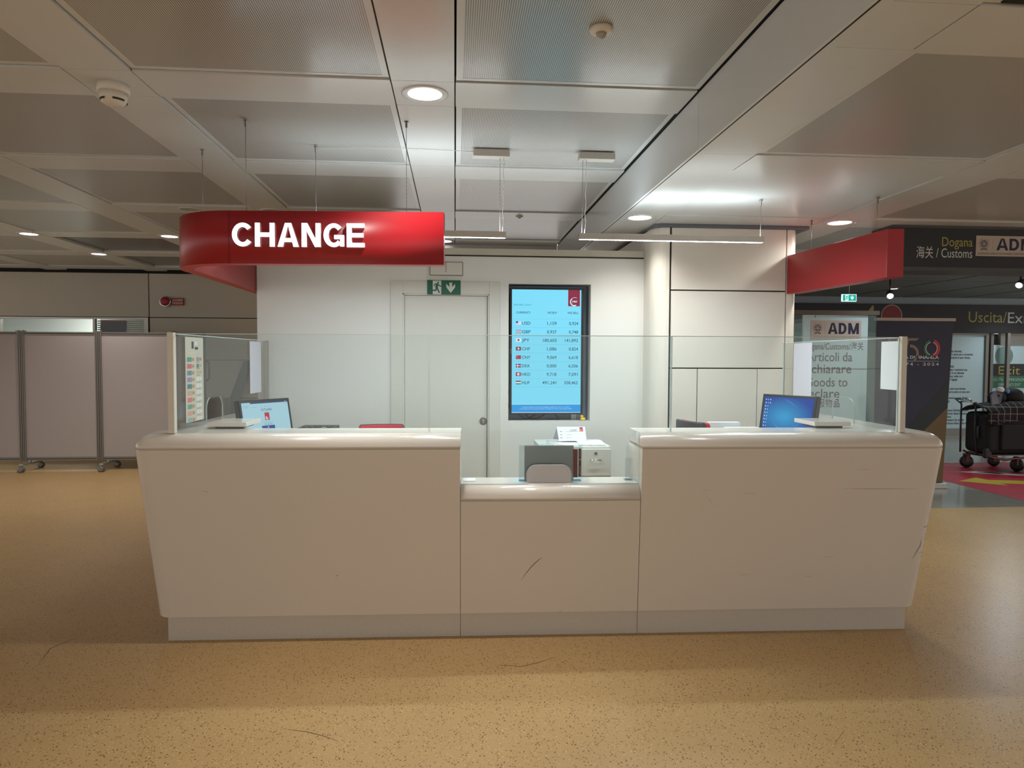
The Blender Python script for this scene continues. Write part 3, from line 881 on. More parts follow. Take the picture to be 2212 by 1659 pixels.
scuff([(0.535, 0.03 + 0.116), (0.54, 0.150), (0.545, 0.155)], 0.002)
random.seed(3)
for i in range(14):
    z = random.uniform(0.22, 0.75); ue = lerp(UR0, UR1, (z - 0.145) / 0.9) - 0.016
    scuff([(ue - random.uniform(0.01, 0.025), z), (ue - 0.005, z + random.uniform(-0.004, 0.004)), (ue, z)], random.uniform(0.0015, 0.004), 'scuff' if i % 3 else 'scuff2')
for i in range(6):
    u = random.uniform(1.2, 2.3); z = random.uniform(0.3, 0.95); l_ = random.uniform(0.02, 0.08)
    scuff([(u, z), (u + l_ / 2, z + random.uniform(-0.003, 0.003)), (u + l_, z)], 0.0012, 'scuff2')

# ---- glass screen on the counter
GZ = 1.645
gs = thing('glass_screen', 'frameless glass security screen standing on the white counter', 'glass screen', O, TH)
def slab(name, poly, d, parent, edge='glass_edge', face='glass'):
    """glass sheet: two faces of glass, rim of polished edge; poly in local frame"""
    d = Vector(d); n = len(poly); b = MB()
    v = [Vector(p) for p in poly] + [Vector(p) + d for p in poly]
    b.add(v, [tuple(range(n)), tuple(range(2 * n - 1, n - 1, -1))], 0)
    b.f += [[i, (i + 1) % n, n + (i + 1) % n, n + i] for i in range(n)]; b.mi += [1] * n; b.sm += [False] * n
    # polished rim: pale strips painting the light refracted along top and upright edges
    dn = d.normalized(); e_ = 0.0004
    zt = max(p[2] for p in poly); zb = min(p[2] for p in poly)
    ax = 0 if abs(dn.y) > 0.5 else 1
    lo_, hi_ = min(p[ax] for p in poly), max(p[ax] for p in poly)
    base = Vector(poly[0]); dl = d.length
    def strip(a0, a1, z0, z1):
        A = Vector(base); B = Vector(base)
        A[ax] = a0; B[ax] = a1; A.z = z0; B.z = z1
        A = A - dn * e_; B = B + dn * (dl + e_)
        b.box(min(A.x, B.x), max(A.x, B.x), min(A.y, B.y), max(A.y, B.y), z0, z1, 1)
    strip(lo_, hi_, zt - 0.0030, zt + 0.0004)
    zl_ = 1.126
    for a0, a1 in ((lo_ - 0.0002, lo_ + 0.0022), (hi_ - 0.0022, hi_ + 0.0002)): strip(a0, a1, zl_, zt)
    return b.build(name, [face, edge], parent, local=True)
GV = -0.042
def frontpoly(pts): return [(u, GV, z) for u, z in pts]
slab('pane', frontpoly([(-1.515, 1.124), (-0.170, 1.124), (-0.170, GZ), (-1.515, GZ)]), (0, 0.008, 0), gs)
archn = [(0.606, 0.846)] + [(0.606 - 0.055 + 0.055 * math.cos(math.radians(a)), 0.892 + 0.055 * math.sin(math.radians(a))) for a in range(0, 91, 15)] + \
        [(0.354 + 0.055 + 0.055 * math.cos(math.radians(a)), 0.892 + 0.055 * math.sin(math.radians(a))) for a in range(90, 181, 15)] + [(0.354, 0.846)]
slab('pane', frontpoly([(-0.166, 1.124), (0.0, 1.124), (0.002, 0.846)] + archn[::-1] + [(0.963, 0.846), (0.965, 1.124), (1.136, 1.124), (1.136, GZ), (-0.166, GZ)]), (0, 0.008, 0), gs)
slab('pane', frontpoly([(1.140, 1.124), (2.405, 1.124), (2.405, GZ), (1.140, GZ)]), (0, 0.008, 0), gs)
def sidepoly(u, v0, v1, a0, a1, h):
    r = 0.07
    A = [(a0, 1.124)] + [(a0 + r - r * math.cos(math.radians(t)), 1.124 + h - r + r * math.sin(math.radians(t))) for t in range(0, 91, 15)] + \
        [(a1 - r + r * math.sin(math.radians(t)), 1.124 + h - r + r * math.cos(math.radians(t))) for t in range(0, 91, 15)] + [(a1, 1.124)]
    return [(u, v, z) for v, z in [(v0, 1.124)] + A + [(v1, 1.124), (v1, GZ), (v0, GZ)]]
slab('pane', sidepoly(-1.520, -0.030, 1.585, 0.44, 0.70, 0.155), (0.008, 0, 0), gs)
slab('pane', sidepoly(2.425, -0.030, 1.455, 0.44, 0.70, 0.155), (0.008, 0, 0), gs)
MB().box(-1.519, -1.486, -0.068, -0.034, 1.123, GZ + 0.004).build('post', 'white_plastic', gs, local=True, bevel=0.002)
MB().box(2.406, 2.436, -0.068, -0.034, 1.123, GZ + 0.004).build('post', 'white_plastic', gs, local=True, bevel=0.002)
MB().box(-1.522, -1.490, 1.57, 1.60, 1.123, GZ).build('rear_post', 'alu', gs, local=True)

# ---- transaction shelves by the side arches
for lab, u0, u1 in (('small white pass shelf on the counter beside the left monitor', -1.406, -1.193), ('small white pass shelf on the counter beside the blue desktop monitor', 2.04, 2.256)):
    t = thing('pass_shelf', lab, 'shelf', uvw((u0 + u1) / 2, 0.29, 1.123), TH)
    hw_ = (u1 - u0) / 2
    MB().box(-hw_, hw_, -0.13, 0.13, 0.012, 0.036).build('slab', 'counter', t, local=True, bevel=0.0015)
    MB().box(-hw_ + 0.03, hw_ - 0.03, -0.09, 0.09, 0.0, 0.012).build('foot', 'grey_plastic', t, local=True)

# block capitals drawn as strokes: polygons inside a w x h box, stroke width t
def block(ch, w_, h, t):
    def R_(x0, x1, y0, y1): return [(x0, y0), (x1, y0), (x1, y1), (x0, y1)]
    def ell(cx, cy, rx, ry, tx, ty, a0, a1, n=22):
        out = []
        for i in range(n):
            p, q = math.radians(a0 + (a1 - a0) * i / n), math.radians(a0 + (a1 - a0) * (i + 1) / n)
            out.append([(cx + (rx - tx) * math.cos(p), cy + (ry - ty) * math.sin(p)), (cx + rx * math.cos(p), cy + ry * math.sin(p)),
                        (cx + rx * math.cos(q), cy + ry * math.sin(q)), (cx + (rx - tx) * math.cos(q), cy + (ry - ty) * math.sin(q))])
        return out
    if ch == 'H': return [R_(0, t, 0, h), R_(w_ - t, w_, 0, h), R_(t, w_ - t, h / 2 - 0.40 * t, h / 2 + 0.45 * t)]
    if ch == 'E': return [R_(0, t, 0, h), R_(t, w_, 0, 0.86 * t), R_(t, w_, h - 0.86 * t, h), R_(t, w_ * 0.94, h / 2 - 0.38 * t, h / 2 + 0.45 * t)]
    if ch == 'N': return [R_(0, t, 0, h), R_(w_ - t, w_, 0, h), [(t * 0.2, h), (t * 1.15, h), (w_ - t * 0.2, 0), (w_ - t * 1.15, 0)]]
    if ch == 'A': return [[(0, 0), (1.10 * t, 0), (w_ / 2 + 0.12 * t, h), (w_ / 2 - 0.62 * t, h)], [(w_ - 1.10 * t, 0), (w_, 0), (w_ / 2 + 0.62 * t, h), (w_ / 2 - 0.12 * t, h)], R_(w_ * 0.24, w_ * 0.76, 0.20 * h, 0.20 * h + 0.80 * t)]
    if ch == 'C': return ell(w_ * 0.52, h / 2, w_ * 0.52, h / 2, t, 0.86 * t, 38, 322)
    if ch == 'G': return ell(w_ * 0.50, h / 2, w_ * 0.50, h / 2, t, 0.86 * t, 40, 318) + [R_(w_ * 0.52, w_, 0.34 * h, 0.34 * h + 0.80 * t), R_(w_ - 0.80 * t, w_, 0.03 * h, 0.40 * h)]
    if ch == 'D': return [R_(0, t, 0, h), R_(t, w_ * 0.45, 0, 0.86 * t), R_(t, w_ * 0.45, h - 0.86 * t, h)] + ell(w_ * 0.45, h / 2, w_ * 0.55, h / 2, t, 0.86 * t, -90, 90, 16)
    if ch == 'M': return [R_(0, t, 0, h), R_(w_ - t, w_, 0, h), [(t * 0.1, h), (t * 1.15, h), (w_ / 2 + 0.45 * t, 0), (w_ / 2 - 0.45 * t, 0)], [(w_ - t * 1.15, h), (w_ - t * 0.1, h), (w_ / 2 + 0.45 * t, 0), (w_ / 2 - 0.45 * t, 0)]]

# ================================================================== HANGING RED SIGNS
SZ0, SZ1 = 2.024, 2.306
sg = thing('suspended_sign', 'curved red hanging sign with lit white CHANGE letters', 'sign', (-0.8, 3.83, SZ0))
SA = math.atan2(3.790 - 3.862, -0.060 + 1.196)          # slight turn of the front face
sdir = Vector((math.cos(SA), math.sin(SA), 0)); snrm = Vector((sdir.y, -sdir.x, 0))   # snrm points to the viewer
def sp(s, d): return Vector((-0.060, 3.790, 0)) - sdir * s - snrm * d
TK = 0.075
outer = [tuple(sp(0.0, 0.0)[:2]), tuple(sp(1.155, 0.0)[:2])]
inner = [tuple(sp(0.0, TK)[:2]), tuple(sp(1.155, TK)[:2])]
cxy = sp(1.155, 0.40)
ro_, ri_ = 0.40, 0.40 - TK
a_start = math.degrees(math.atan2(snrm.y, snrm.x))
for i in range(1, 17):
    a = math.radians(a_start - (a_start % 360 - 180 if False else 0) - (90 + math.degrees(SA) * -1) * i / 16)
    outer.append((cxy.x + ro_ * math.cos(a), cxy.y + ro_ * math.sin(a)))
    inner.append((cxy.x + ri_ * math.cos(a), cxy.y + ri_ * math.sin(a)))
outer.append((outer[-1][0], 5.80)); inner.append((inner[-1][0], 5.80))
b = MB(); n = len(outer)
vv = [(x_, y_, z_) for z_ in (SZ0, SZ1) for x_, y_ in outer] + [(x_, y_, z_) for z_ in (SZ0, SZ1) for x_, y_ in inner]
fs = []
for i in range(n - 1):
    fs.append((i, n + i, n + i + 1, i + 1)); fs.append((2 * n + i, 2 * n + i + 1, 3 * n + i + 1, 3 * n + i))
b.add(vv, fs, 0, True)
b.f += [[i, i + 1, 2 * n + i + 1, 2 * n + i] for i in range(n - 1)] + [[n + i, 3 * n + i, 3 * n + i + 1, n + i + 1] for i in range(n - 1)] + [[0, 2 * n, 3 * n, n], [n - 1, 2 * n - 1, 4 * n - 1, 3 * n - 1]]
b.mi += [1] * (2 * n - 2) + [0, 0]; b.sm += [False] * (2 * n)
b.build('band', ['red', 'red_under'], sg)
sj = sp(1.15, -0.0006)
MB().box(sj.x - 0.001, sj.x + 0.001, sj.y - 0.001, sj.y + 0.002, SZ0, SZ1).build('panel_joint', 'wine2', sg)
# letters stand off the face
LZ0, LZ1 = 2.110, 2.240
zl = 2.112; capL = 0.126
px0, px1 = 958.0, 384.0
for ch, xa, xb in (('C', 510, 553.4), ('H', 558.5, 600), ('A', 606, 651), ('N', 657, 697), ('G', 703.3, 746.8), ('E', 752.5, 790)):
    sa = (958 - xa) / 458.0 * 1.150; sb = (958 - xb) / 458.0 * 1.150
    b = MB()
    for pg in block(ch, sa - sb, capL, 0.0262):
        n_ = len(pg)
        fr_ = [sp(sa - x_, -0.022) + Vector((0, 0, zl + z_)) for x_, z_ in pg]
        bk_ = [sp(sa - x_, -0.004) + Vector((0, 0, zl + z_)) for x_, z_ in pg]
        b.add(fr_, [tuple(range(n_))], 0)
        b.add(fr_ + bk_, [((i + 1) % n_, i, n_ + i, n_ + (i + 1) % n_) for i in range(n_)], 1)
    b.build('letter', ['letter', 'letter_side'], sg)
def hang(parent, x, y, ztop, zbot, kink=0.0):
    MB().tube([(x, y, ztop - 0.03), (x + kink, y, zbot)], 0.0016, 6).build('cable', 'steel', parent)
    MB().lathe([(0.006, 0), (0.006, 0.028), (0.012, 0.030), (0.012, 0.034)], (x, y, ztop - 0.034), n=10).build('cable_anchor', 'alu_dark', parent)
hang(sg, -1.126, 3.905, CZ, SZ1); hang(sg, -0.262, 3.845, CZ, SZ1); hang(sg, -1.555, 4.484, CZ, SZ1)

rb = thing('suspended_sign', 'plain red hanging bar beside the pale column', 'sign', (2.66, 4.6, 2.022))
MB().prism([(2.618, 4.05, 2.022), (2.712, 4.03, 2.022), (2.650, 5.195, 2.022), (2.553, 5.195, 2.022)], (0, 0, 0.293)).build('band', 'red', rb, bevel=0.002)
hang(rb, 2.655, 4.216, LZ, 2.315); hang(rb, 2.612, 4.95, LZ, 2.315)

# ================================================================== LAMPS
def pendant(x0, x1, y, cx, label, free):
    t = thing('linear_pendant_light', label, 'pendant lamp', (0.5 * (x0 + x1), y, 2.27))
    MB().box(x0, x1, y - 0.022, y - 0.018, 2.268, 2.306).box(x0, x1, y + 0.018, y + 0.022, 2.268, 2.306).box(x0, x1, y - 0.018, y + 0.018, 2.290, 2.300).box(x0, x0 + 0.005, y - 0.018, y + 0.018, 2.268, 2.306).box(x1 - 0.005, x1, y - 0.018, y + 0.018, 2.268, 2.306).build('housing', 'pend', t, bevel=0.001)
    MB().box(x0 + 0.006, x1 - 0.006, y - 0.0175, y + 0.0175, 2.274, 2.2895).build('diffuser', 'led', t)
    MB().box(cx - 0.112, cx + 0.112, y - 0.045, y + 0.025, 2.758, 2.800).build('canopy', 'pend', t, bevel=0.002)
    return t
PYc = 4.35
p1 = pendant(-0.88, 0.317, PYc, 0.224, 'slim grey linear pendant partly behind the curved red sign', -0.84)
p2 = pendant(0.775, 1.972, PYc, 0.882, 'slim grey linear pendant running towards the pale column', 1.96)
for t, xa, xb, xl in ((p1, 0.278, 0.301, 0.285), (p2, 0.796, 0.818, 0.80)):
    MB().tube([(xa, PYc - 0.01, 2.758), (xl - 0.006, PYc, 2.306)], 0.0014, 6).build('cable', 'steel', t)
    wig = [(lerp(xb, xl + 0.012, i / 14) + 0.003 * math.sin(i * 1.7), PYc - 0.01, lerp(2.758, 2.306, i / 14)) for i in range(15)]
    MB().tube(wig, 0.0022, 6).build('power_lead', 'white_plastic', t)
hang(p1, -0.842, PYc, CZ, 2.306)
hang(p2, 1.955, PYc, LZ, 2.306)
MB().tube([(-0.842, 4.36, 2.797), (-0.3, 4.33, 2.797), (0.115, 4.33, 2.79)], 0.002, 6).build('ceiling_lead', 'white_plastic', p1)
for x0, x1 in ((-0.88, 0.317), (0.775, 1.972)):
    area('pendant_strip', (0.5 * (x0 + x1), PYc, 2.2735), x1 - x0 - 0.03, 0.032, PENDANT_W, PENDANT_C)
    area('pendant_uplight', (0.5 * (x0 + x1), PYc, 2.3010), x1 - x0 - 0.03, 0.030, UP_W, PENDANT_C, (math.pi, 0, 0))

def downlight(x, y, z, label, on=True, mat_on='lamp_on', power=DOWN_W, colr=DOWN_C, r=0.113, group=None, angle=130, blend=0.7):
    t = thing('recessed_downlight', label, 'ceiling lamp', (x, y, z), group=group)
    MB().lathe([(r, 0.0), (r, -0.004), (r - 0.006, -0.006), (0.084, -0.004), (0.082, -0.001)], (x, y, z), n=40, cap=False).build('ring', 'ceil', t)
    MB().lathe([(0.0005, -0.0015), (0.083, -0.0015)], (x, y, z), n=40, cap=False).build('diffuser', mat_on if on else 'lamp_off', t)
    if on and power > 0: spot('downlight_beam', (x, y, z - 0.02), power, colr, angle, blend)
    return t
downlight(-0.145, 3.441, CZ, 'bright round downlight in the ceiling strip above the counter', power=DOWN_W * 1.1, angle=122, blend=1.0)
downlight(1.334, 4.98, LZ, 'bright round downlight in the low ceiling in front of the pale column corner', power=DOWN_W * 0.35)
downlight(2.865, 5.015, LZ, 'bright round downlight above the plain red hanging bar', power=DOWN_W * 0.55, angle=168)
downlight(-4.463, 7.75, CZ, 'bright downlight nearest the rolling partitions at the photo edge', mat_on='lamp_cool', power=DOWN_W * 0.75)
downlight(-4.463, 9.19, CZ, 'bright downlight closest to the cream panelled wall', mat_on='lamp_cool', power=DOWN_W * 0.75)
downlight(-3.037, 7.75, CZ, 'bright downlight half hidden by the curved end of the red sign', mat_on='lamp_cool', power=DOWN_W * 0.75)
downlight(-0.12, 7.75, CZ, 'small downlight visible just past the end of the red CHANGE sign', power=DOWN_W * 0.2)
downlight(-1.59, 6.31, CZ, 'unlit round downlight just above the red CHANGE sign', on=False)
downlight(-2.30, 6.31, CZ, 'unlit small round fitting above the curved end of the red sign', on=False, r=0.09)
# unseen fill lamps added over and behind the viewer, spaced on the grid
for i, (x, y) in enumerate(((-4.475, 0.57), (-3.03, -2.3), (-0.145, 0.57), (-0.145, -2.30), (2.86, -2.25), (2.86, 0.7), (-5.9, 3.44))):
    z = CZ if x < 1 else LZ
    downlight(x, y, z, 'added warm fill lamp outside the view on the ceiling grid', power=WARM_W * (0.45 if x > 1 else 1.0), colr=WARM_C, angle=105, group='added warm fill lamps behind the viewer')

# ceiling sensors
def detector(x, y, z, label, s=1.0, name='smoke_detector'):
    t = thing(name, label, 'smoke detector', (x, y, z))
    MB().lathe([(0.066 * s, 0), (0.066 * s, -0.034 * s), (0.060 * s, -0.038 * s)], (x, y, z), n=32).build('base', 'white_plastic', t)
    MB().lathe([(0.060 * s, -0.038 * s), (0.055 * s, -0.066 * s), (0.050 * s, -0.080 * s), (0.036 * s, -0.090 * s), (0.002, -0.092 * s)], (x, y, z), n=32).build('head', 'white_plastic', t)
    for a in (200, 290, 20, 110):
        p, q = math.radians(a), math.radians(a + 55)
        b = MB(); k = 8; R_ = 0.0550 * s
        v = [(x + R_ * math.cos(p + (q - p) * i / k), y + R_ * math.sin(p + (q - p) * i / k), z + h * s) for h in (-0.069, -0.078) for i in range(k + 1)]
        b.add(v, [(i, i + 1, k + 2 + i, k + 1 + i) for i in range(k)] + [(k + 1 + i, k + 2 + i, i + 1, i) for i in range(k)])
        b.build('air_slot', 'groove', t)
    return t
detector(-1.60, 3.46, CZ, 'white smoke detector on the ceiling strip crossing, away from the lit downlight', 1.05)
detector(5.86, 7.75, HZ, 'white smoke detector under the black overhead customs sign', 1.0)
ps = thing('motion_sensor', 'small white domed sensor on the slotted ceiling panel', 'sensor', (0.563, 2.70, CZ))
MB().lathe([(0.045, 0), (0.045, -0.012), (0.038, -0.018), (0.022, -0.020)], (0.563, 2.70, CZ), n=32).build('base', 'white_plastic', ps)
MB().lathe([(0.021, -0.020), (0.019, -0.030), (0.012, -0.038), (0.001, -0.040)], (0.563, 2.70, CZ), n=24).build('dome', 'lamp_off', ps)
sk = thing('sprinkler', 'tiny white sprinkler disc on the ceiling behind the pendant canopies', 'sprinkler', (0.581, 6.31, CZ))
MB().lathe([(0.034, 0), (0.032, -0.006), (0.015, -0.008), (0.012, -0.020), (0.001, -0.021)], (0.581, 6.31, CZ), n=24).build('cover', 'white_plastic', sk)
vt = MB()
for i in range(8): vt.box(1.56, 2.6, 1.30 + i * 0.075, 1.34 + i * 0.075, LZ - 0.004, LZ + 0.004)
vt2 = MB().box(1.55, 2.62, 1.28, 1.90, LZ + 0.002, LZ + 0.010)
vg = thing('ceiling_vent', 'dark ventilation grille at the edge of the low ceiling', 'vent', (2.1, 1.6, LZ))
vt.build('slats', 'grey_plastic', vg); vt2.build('backing', 'black_gap', vg)

# ================================================================== RATE DISPLAY in the niche
tv = thing('rate_display', 'portrait screen of currency exchange rates in the wall niche', 'display', (0.732, WY + 0.06, 1.07))
TX0, TX1, TZ0, TZ1, TY = 0.437, 1.026, 1.070, 2.078, WY + 0.042
fm = MB()
SX0, SX1, SZa, SZb = 0.452, 1.008, 1.082, 2.064
for a, b_, c, d in ((TX0, TX1, SZb, TZ1), (TX0, TX1, TZ0, SZa), (TX0, SX0, SZa, SZb), (SX1, TX1, SZa, SZb)):
    fm.box(a, b_, TY, TY + 0.06, c, d)
fm.box(SX0, SX1, TY + 0.01, TY + 0.06, SZa, SZb)
fm.build('housing', 'black_plastic', tv, bevel=0.002)
scn = MB().box(SX0, SX1, TY + 0.004, TY + 0.010, SZa, SZb).build('screen', 'screen_bg', tv)
SWd, SHt = SX1 - SX0, SZb - SZa
def sx(x): return (x - 88) / 780.0 * SWd
def sz(y): return SHt - (y - 123) / 1392.0 * SHt
def scr(lift=0.0008): return Ink((SX0, TY + 0.004, SZa), lift=lift)
scr().rect(0, SWd, 0, sz(1420)).build('footer_bar', 'screen_foot', scn)
k = scr(0.0014)
k.text('Il presente display ha valore di messaggio pubblicitario. Per le condizioni', 0.0072, sx(202), sz(1454), fit=sx(746) - sx(202))
k.text('contrattuali si rinvia a quanto indicato nei fogli informativi e nel cartello cambi.', 0.0072, sx(178), sz(1474), fit=sx(770) - sx(178))
k.rect(0, SWd, sz(1421), sz(1417)); k.rect(0, SWd, 0.0, 0.004)
k.build('footer_lettering', 'scr_white', scn)
lg = scr()
lg.rect(sx(718), sx(853), sz(306), sz(123), 0)
lg.rect(sx(716), sx(718), sz(306), sz(123), 1); lg.rect(sx(853), sx(855), sz(306), sz(123), 1)
cx_, cy_ = sx(788), sz(254)
lg.ring(cx_, cy_ - 0.002, 0.026, 0.034, 1, 130, 300, d=0.0004)
lg.ring(cx_ + 0.004, cy_ + 0.0015, 0.030, 0.033, 1, 60, 170, d=0.0004)
lg.text('yex', 0.020, cx_ + 0.003, cy_ - 0.006, 1, align='C', bold=0.03, shear=0.25)
lg.mb.v = [p + Vector((0, 0, 0)) for p in lg.mb.v]
lo_ = lg.build('logo', ['scr_wine', 'scr_white'], scn)
k = scr(); k.text('23/01/2025 15:34:17', 0.0115, sx(105), sz(303), fit=sx(305) - sx(105)).build('date_lettering', 'scr_txt', scn)
k = scr(); cap = 0.0165
for tx, xa, xb in (('CURRENCY', 135, 297), ('WE BUY', 484, 597), ('WE SELL', 711, 838)):
    scr().text(tx, cap, sx(xa), sz(393), fit=sx(xb) - sx(xa), bold=0.016).build('heading_lettering', 'scr_txt', scn)
k = scr()
for y_ in (453, 549, 645, 741, 837, 934, 1030, 1126, 1220): k.rect(sx(100), sx(862), sz(y_ + 1), sz(y_ - 1))
k.build('row_lines', 'scr_line', scn)
RATES = [('USD', 500, '1,159', 484, '0,924', 731, 296), ('GBP', 597, '0,937', 482, '0,748', 730, 297), ('JPY', 692, '180,603', 437, '141,892', 685, 286), ('CHF', 789, '1,086', 484, '0,824', 730, 292),
         ('CNY', 885, '9,069', 482, '6,618', 729, 297), ('DKK', 981, '0,000', 482, '6,506', 728, 294), ('HKD', 1077, '9,718', 481, '7,091', 728, 296), ('HUF', 1172, '491,241', 432, '358,462', 680, 290)]
for code, y_, buy, xb, sell, xs_, xe in RATES:
    k = scr(); cap = 0.0245
    for tx, xa, xz, nm_ in ((code, 201, xe, 'currency_lettering'), (buy, xb, 591, 'buy_rate_lettering'), (sell, xs_, 835, 'sell_rate_lettering')):
        scr().text(tx, cap, sx(xa), sz(y_ + 18), fit=sx(xz) - sx(xa), bold=0.013).build(nm_, 'scr_txt', scn)
    g = scr()
    a, b_, c, d = sx(133), sx(191), sz(y_ + 21), sz(y_ - 21)
    W_, H_ = b_ - a, d - c
    if code == 'USD':
        for i in range(7): g.rect(a, b_, c + H_ * i / 7, c + H_ * (i + 1) / 7, (0, 2)[i % 2])
        g.rect(a, a + W_ * 0.42, c + H_ * 0.45, d, 1, 0.0003); mats_ = ['scr_pink', 'scr_blue', 'scr_white']
    elif code == 'GBP':
        g.rect(a, b_, c, d, 0)
        for wd, mi_, dd in ((0.010, 1, 0.0002), (0.004, 2, 0.0003)):
            g.line([(a + 0.003, c + 0.003), (b_ - 0.003, d - 0.003)], wd * 0.7, mi_, dd); g.line([(a + 0.003, d - 0.003), (b_ - 0.003, c + 0.003)], wd * 0.7, mi_, dd)
            g.rect(a, b_, c + H_ / 2 - wd / 2, c + H_ / 2 + wd / 2, mi_, dd + 0.0002); g.rect(a + W_ / 2 - wd / 2, a + W_ / 2 + wd / 2, c, d, mi_, dd + 0.0002)
        mats_ = ['scr_navy', 'scr_white', 'scr_red']
    elif code == 'JPY':
        g.rect(a, b_, c, d, 0); g.disc(a + W_ / 2, c + H_ / 2, H_ * 0.29, 1, d=0.0003); mats_ = ['scr_white', 'scr_red']
    elif code == 'CHF':
        g.rect(a, b_, c, d, 0); g.rect(a + W_ * 0.42, a + W_ * 0.58, c + H_ * 0.2, d - H_ * 0.2, 1, 0.0003); g.rect(a + W_ * 0.30, a + W_ * 0.70, c + H_ * 0.40, c + H_ * 0.60, 1, 0.0003); mats_ = ['scr_wine', 'scr_white']
    elif code == 'CNY':
        g.rect(a, b_, c, d, 0); g.disc(a + W_ * 0.18, c + H_ * 0.7, H_ * 0.13, 1, 5, 0.0003)
        for q in ((0.36, 0.86), (0.42, 0.7), (0.42, 0.55), (0.36, 0.42)): g.disc(a + W_ * q[0], c + H_ * q[1], H_ * 0.045, 1, 5, 0.0003)
        mats_ = ['scr_red', 'scr_pink']
    elif code == 'DKK':
        g.rect(a, b_, c, d, 0); g.rect(a, b_, c + H_ * 0.42, c + H_ * 0.58, 1, 0.0003); g.rect(a + W_ * 0.30, a + W_ * 0.42, c, d, 1, 0.0003); mats_ = ['scr_wine', 'scr_white']
    elif code == 'HKD':
        g.rect(a, b_, c, d, 0)
        for i in range(5):
            t_ = math.radians(90 + 72 * i); g.disc(a + W_ / 2 + 0.0062 * math.cos(t_), c + H_ / 2 + 0.0062 * math.sin(t_), 0.0046, 1, 10, 0.0003)
        mats_ = ['scr_red', 'scr_white']
    else:
        g.rect(a, b_, c + H_ * 2 / 3, d, 0); g.rect(a, b_, c + H_ / 3, c + H_ * 2 / 3, 1); g.rect(a, b_, c, c + H_ / 3, 2); mats_ = ['scr_wine', 'scr_white', 'scr_green']
    g.build('flag', mats_, scn)
MB().box(TX0 + 0.004, TX0 + 0.010, TY - 0.0008, TY, 1.55, 1.592).build('maker_mark', 'alu_dark', tv)
# cables dropping under the display
def cable(pts, r, label):
    out = []
    for i in range(len(pts) - 1):
        p0 = Vector(pts[max(i - 1, 0)]); p1 = Vector(pts[i]); p2 = Vector(pts[i + 1]); p3 = Vector(pts[min(i + 2, len(pts) - 1)])
        for k_ in range(6):
            t_ = k_ / 6
            out.append(0.5 * ((2 * p1) + (p2 - p0) * t_ + (2 * p0 - 5 * p1 + 4 * p2 - p3) * t_ * t_ + (3 * p1 - p0 - 3 * p2 + p3) * t_ ** 3))
    out.append(Vector(pts[-1]))
    return tag(MB().tube(out, r, 8).build('power_cable', 'black_plastic'), label, 'cable')
cable([(0.50, WY + 0.135, 1.09), (0.53, WY + 0.125, 1.05), (0.58, WY + 0.120, 1.028), (0.63, WY + 0.125, 1.05), (0.70, WY + 0.145, 1.10)], 0.0035, 'black cable looping lowest under the rate display')
cable([(0.555, WY + 0.145, 1.10), (0.59, WY + 0.135, 1.045), (0.64, WY + 0.130, 1.027), (0.71, WY + 0.135, 1.05), (0.78, WY + 0.145, 1.10)], 0.0035, 'black cable with the wide loop under the middle of the rate display')
cable([(0.80, WY + 0.145, 1.09), (0.825, WY + 0.135, 1.05), (0.84, WY + 0.105, 1.026), (0.80, WY + 0.105, 1.0245), (0.74, WY + 0.115, 1.025)], 0.003, 'thin black cable lying flat on the niche sill')
cable([(0.445, WY + 0.135, 1.28), (0.4275, WY + 0.095, 1.22), (0.4275, WY + 0.095, 1.16), (0.445, WY + 0.135, 1.09)], 0.003, 'black cable bulging out beside the lower corner of the rate display')
bx = thing('white_card', 'small white card standing in the niche behind the rubber duck', 'card', (0.975, WY + 0.13, NZ0))
MB().box(0.945, 0.985, WY + 0.12, WY + 0.124, NZ0, NZ0 + 0.05).build('sheet', 'paper', bx)
# rubber duck
dk = thing('rubber_duck', 'yellow rubber duck sitting on the niche sill', 'toy duck', (1.025, WY + 0.035, NZ0))
db = MB()
D0 = Vector((1.026, WY + 0.035, NZ0))
db.ball(D0 + Vector((0, 0, 0.0125)), 0.020, sq=(1.05, 0.8, 0.62))
db.add([D0 + Vector(p) for p in ((0.012, -0.006, 0.014), (0.012, 0.006, 0.014), (0.026, 0, 0.024), (0.014, 0, 0.020))], [(0, 1, 2), (0, 2, 3), (1, 3, 2), (0, 3, 1)])
db.build('body', 'duck', dk)
MB().ball(D0 + Vector((-0.008, 0, 0.031)), 0.0125).build('head', 'duck', dk)
MB().ball(D0 + Vector((-0.020, -0.003, 0.029)), 0.0055, sq=(1.2, 1, 0.5)).build('beak', 'orange', dk)
for s_ in (-1, 1): MB().ball(D0 + Vector((-0.0155, s_ * 0.0075 - 0.001, 0.035)), 0.002, 8, 6).build('eye', 'black', dk)

# ---- emergency light and running man sign above the door
el = thing('emergency_light', 'clear rectangular emergency light above the green exit sign', 'emergency light', (-0.068, WY, 2.21))
ex0, ex1, ez0, ez1 = -0.203, 0.070, 2.151, 2.272
def rrect(x0, x1, z0, z1, r, y, n=5):
    P = []
    for cx1, cz1, a0 in ((x1 - r, z1 - r, 0), (x0 + r, z1 - r, 90), (x0 + r, z0 + r, 180), (x1 - r, z0 + r, 270)):
        P += [(cx1 + r * math.cos(math.radians(a0 + 90 * i / n)), y, cz1 + r * math.sin(math.radians(a0 + 90 * i / n))) for i in range(n + 1)]
    return P
MB().prism(rrect(ex0, ex1, ez0, ez1, 0.012, WY - 0.001)[::-1], (0, -0.012, 0)).build('surround', 'wall', el, bevel=0.002)
MB().prism(rrect(ex0 + 0.006, ex1 - 0.006, ez0 + 0.006, ez1 - 0.006, 0.008, WY - 0.013)[::-1], (0, -0.002, 0)).build('gasket', 'alu_dark', el)
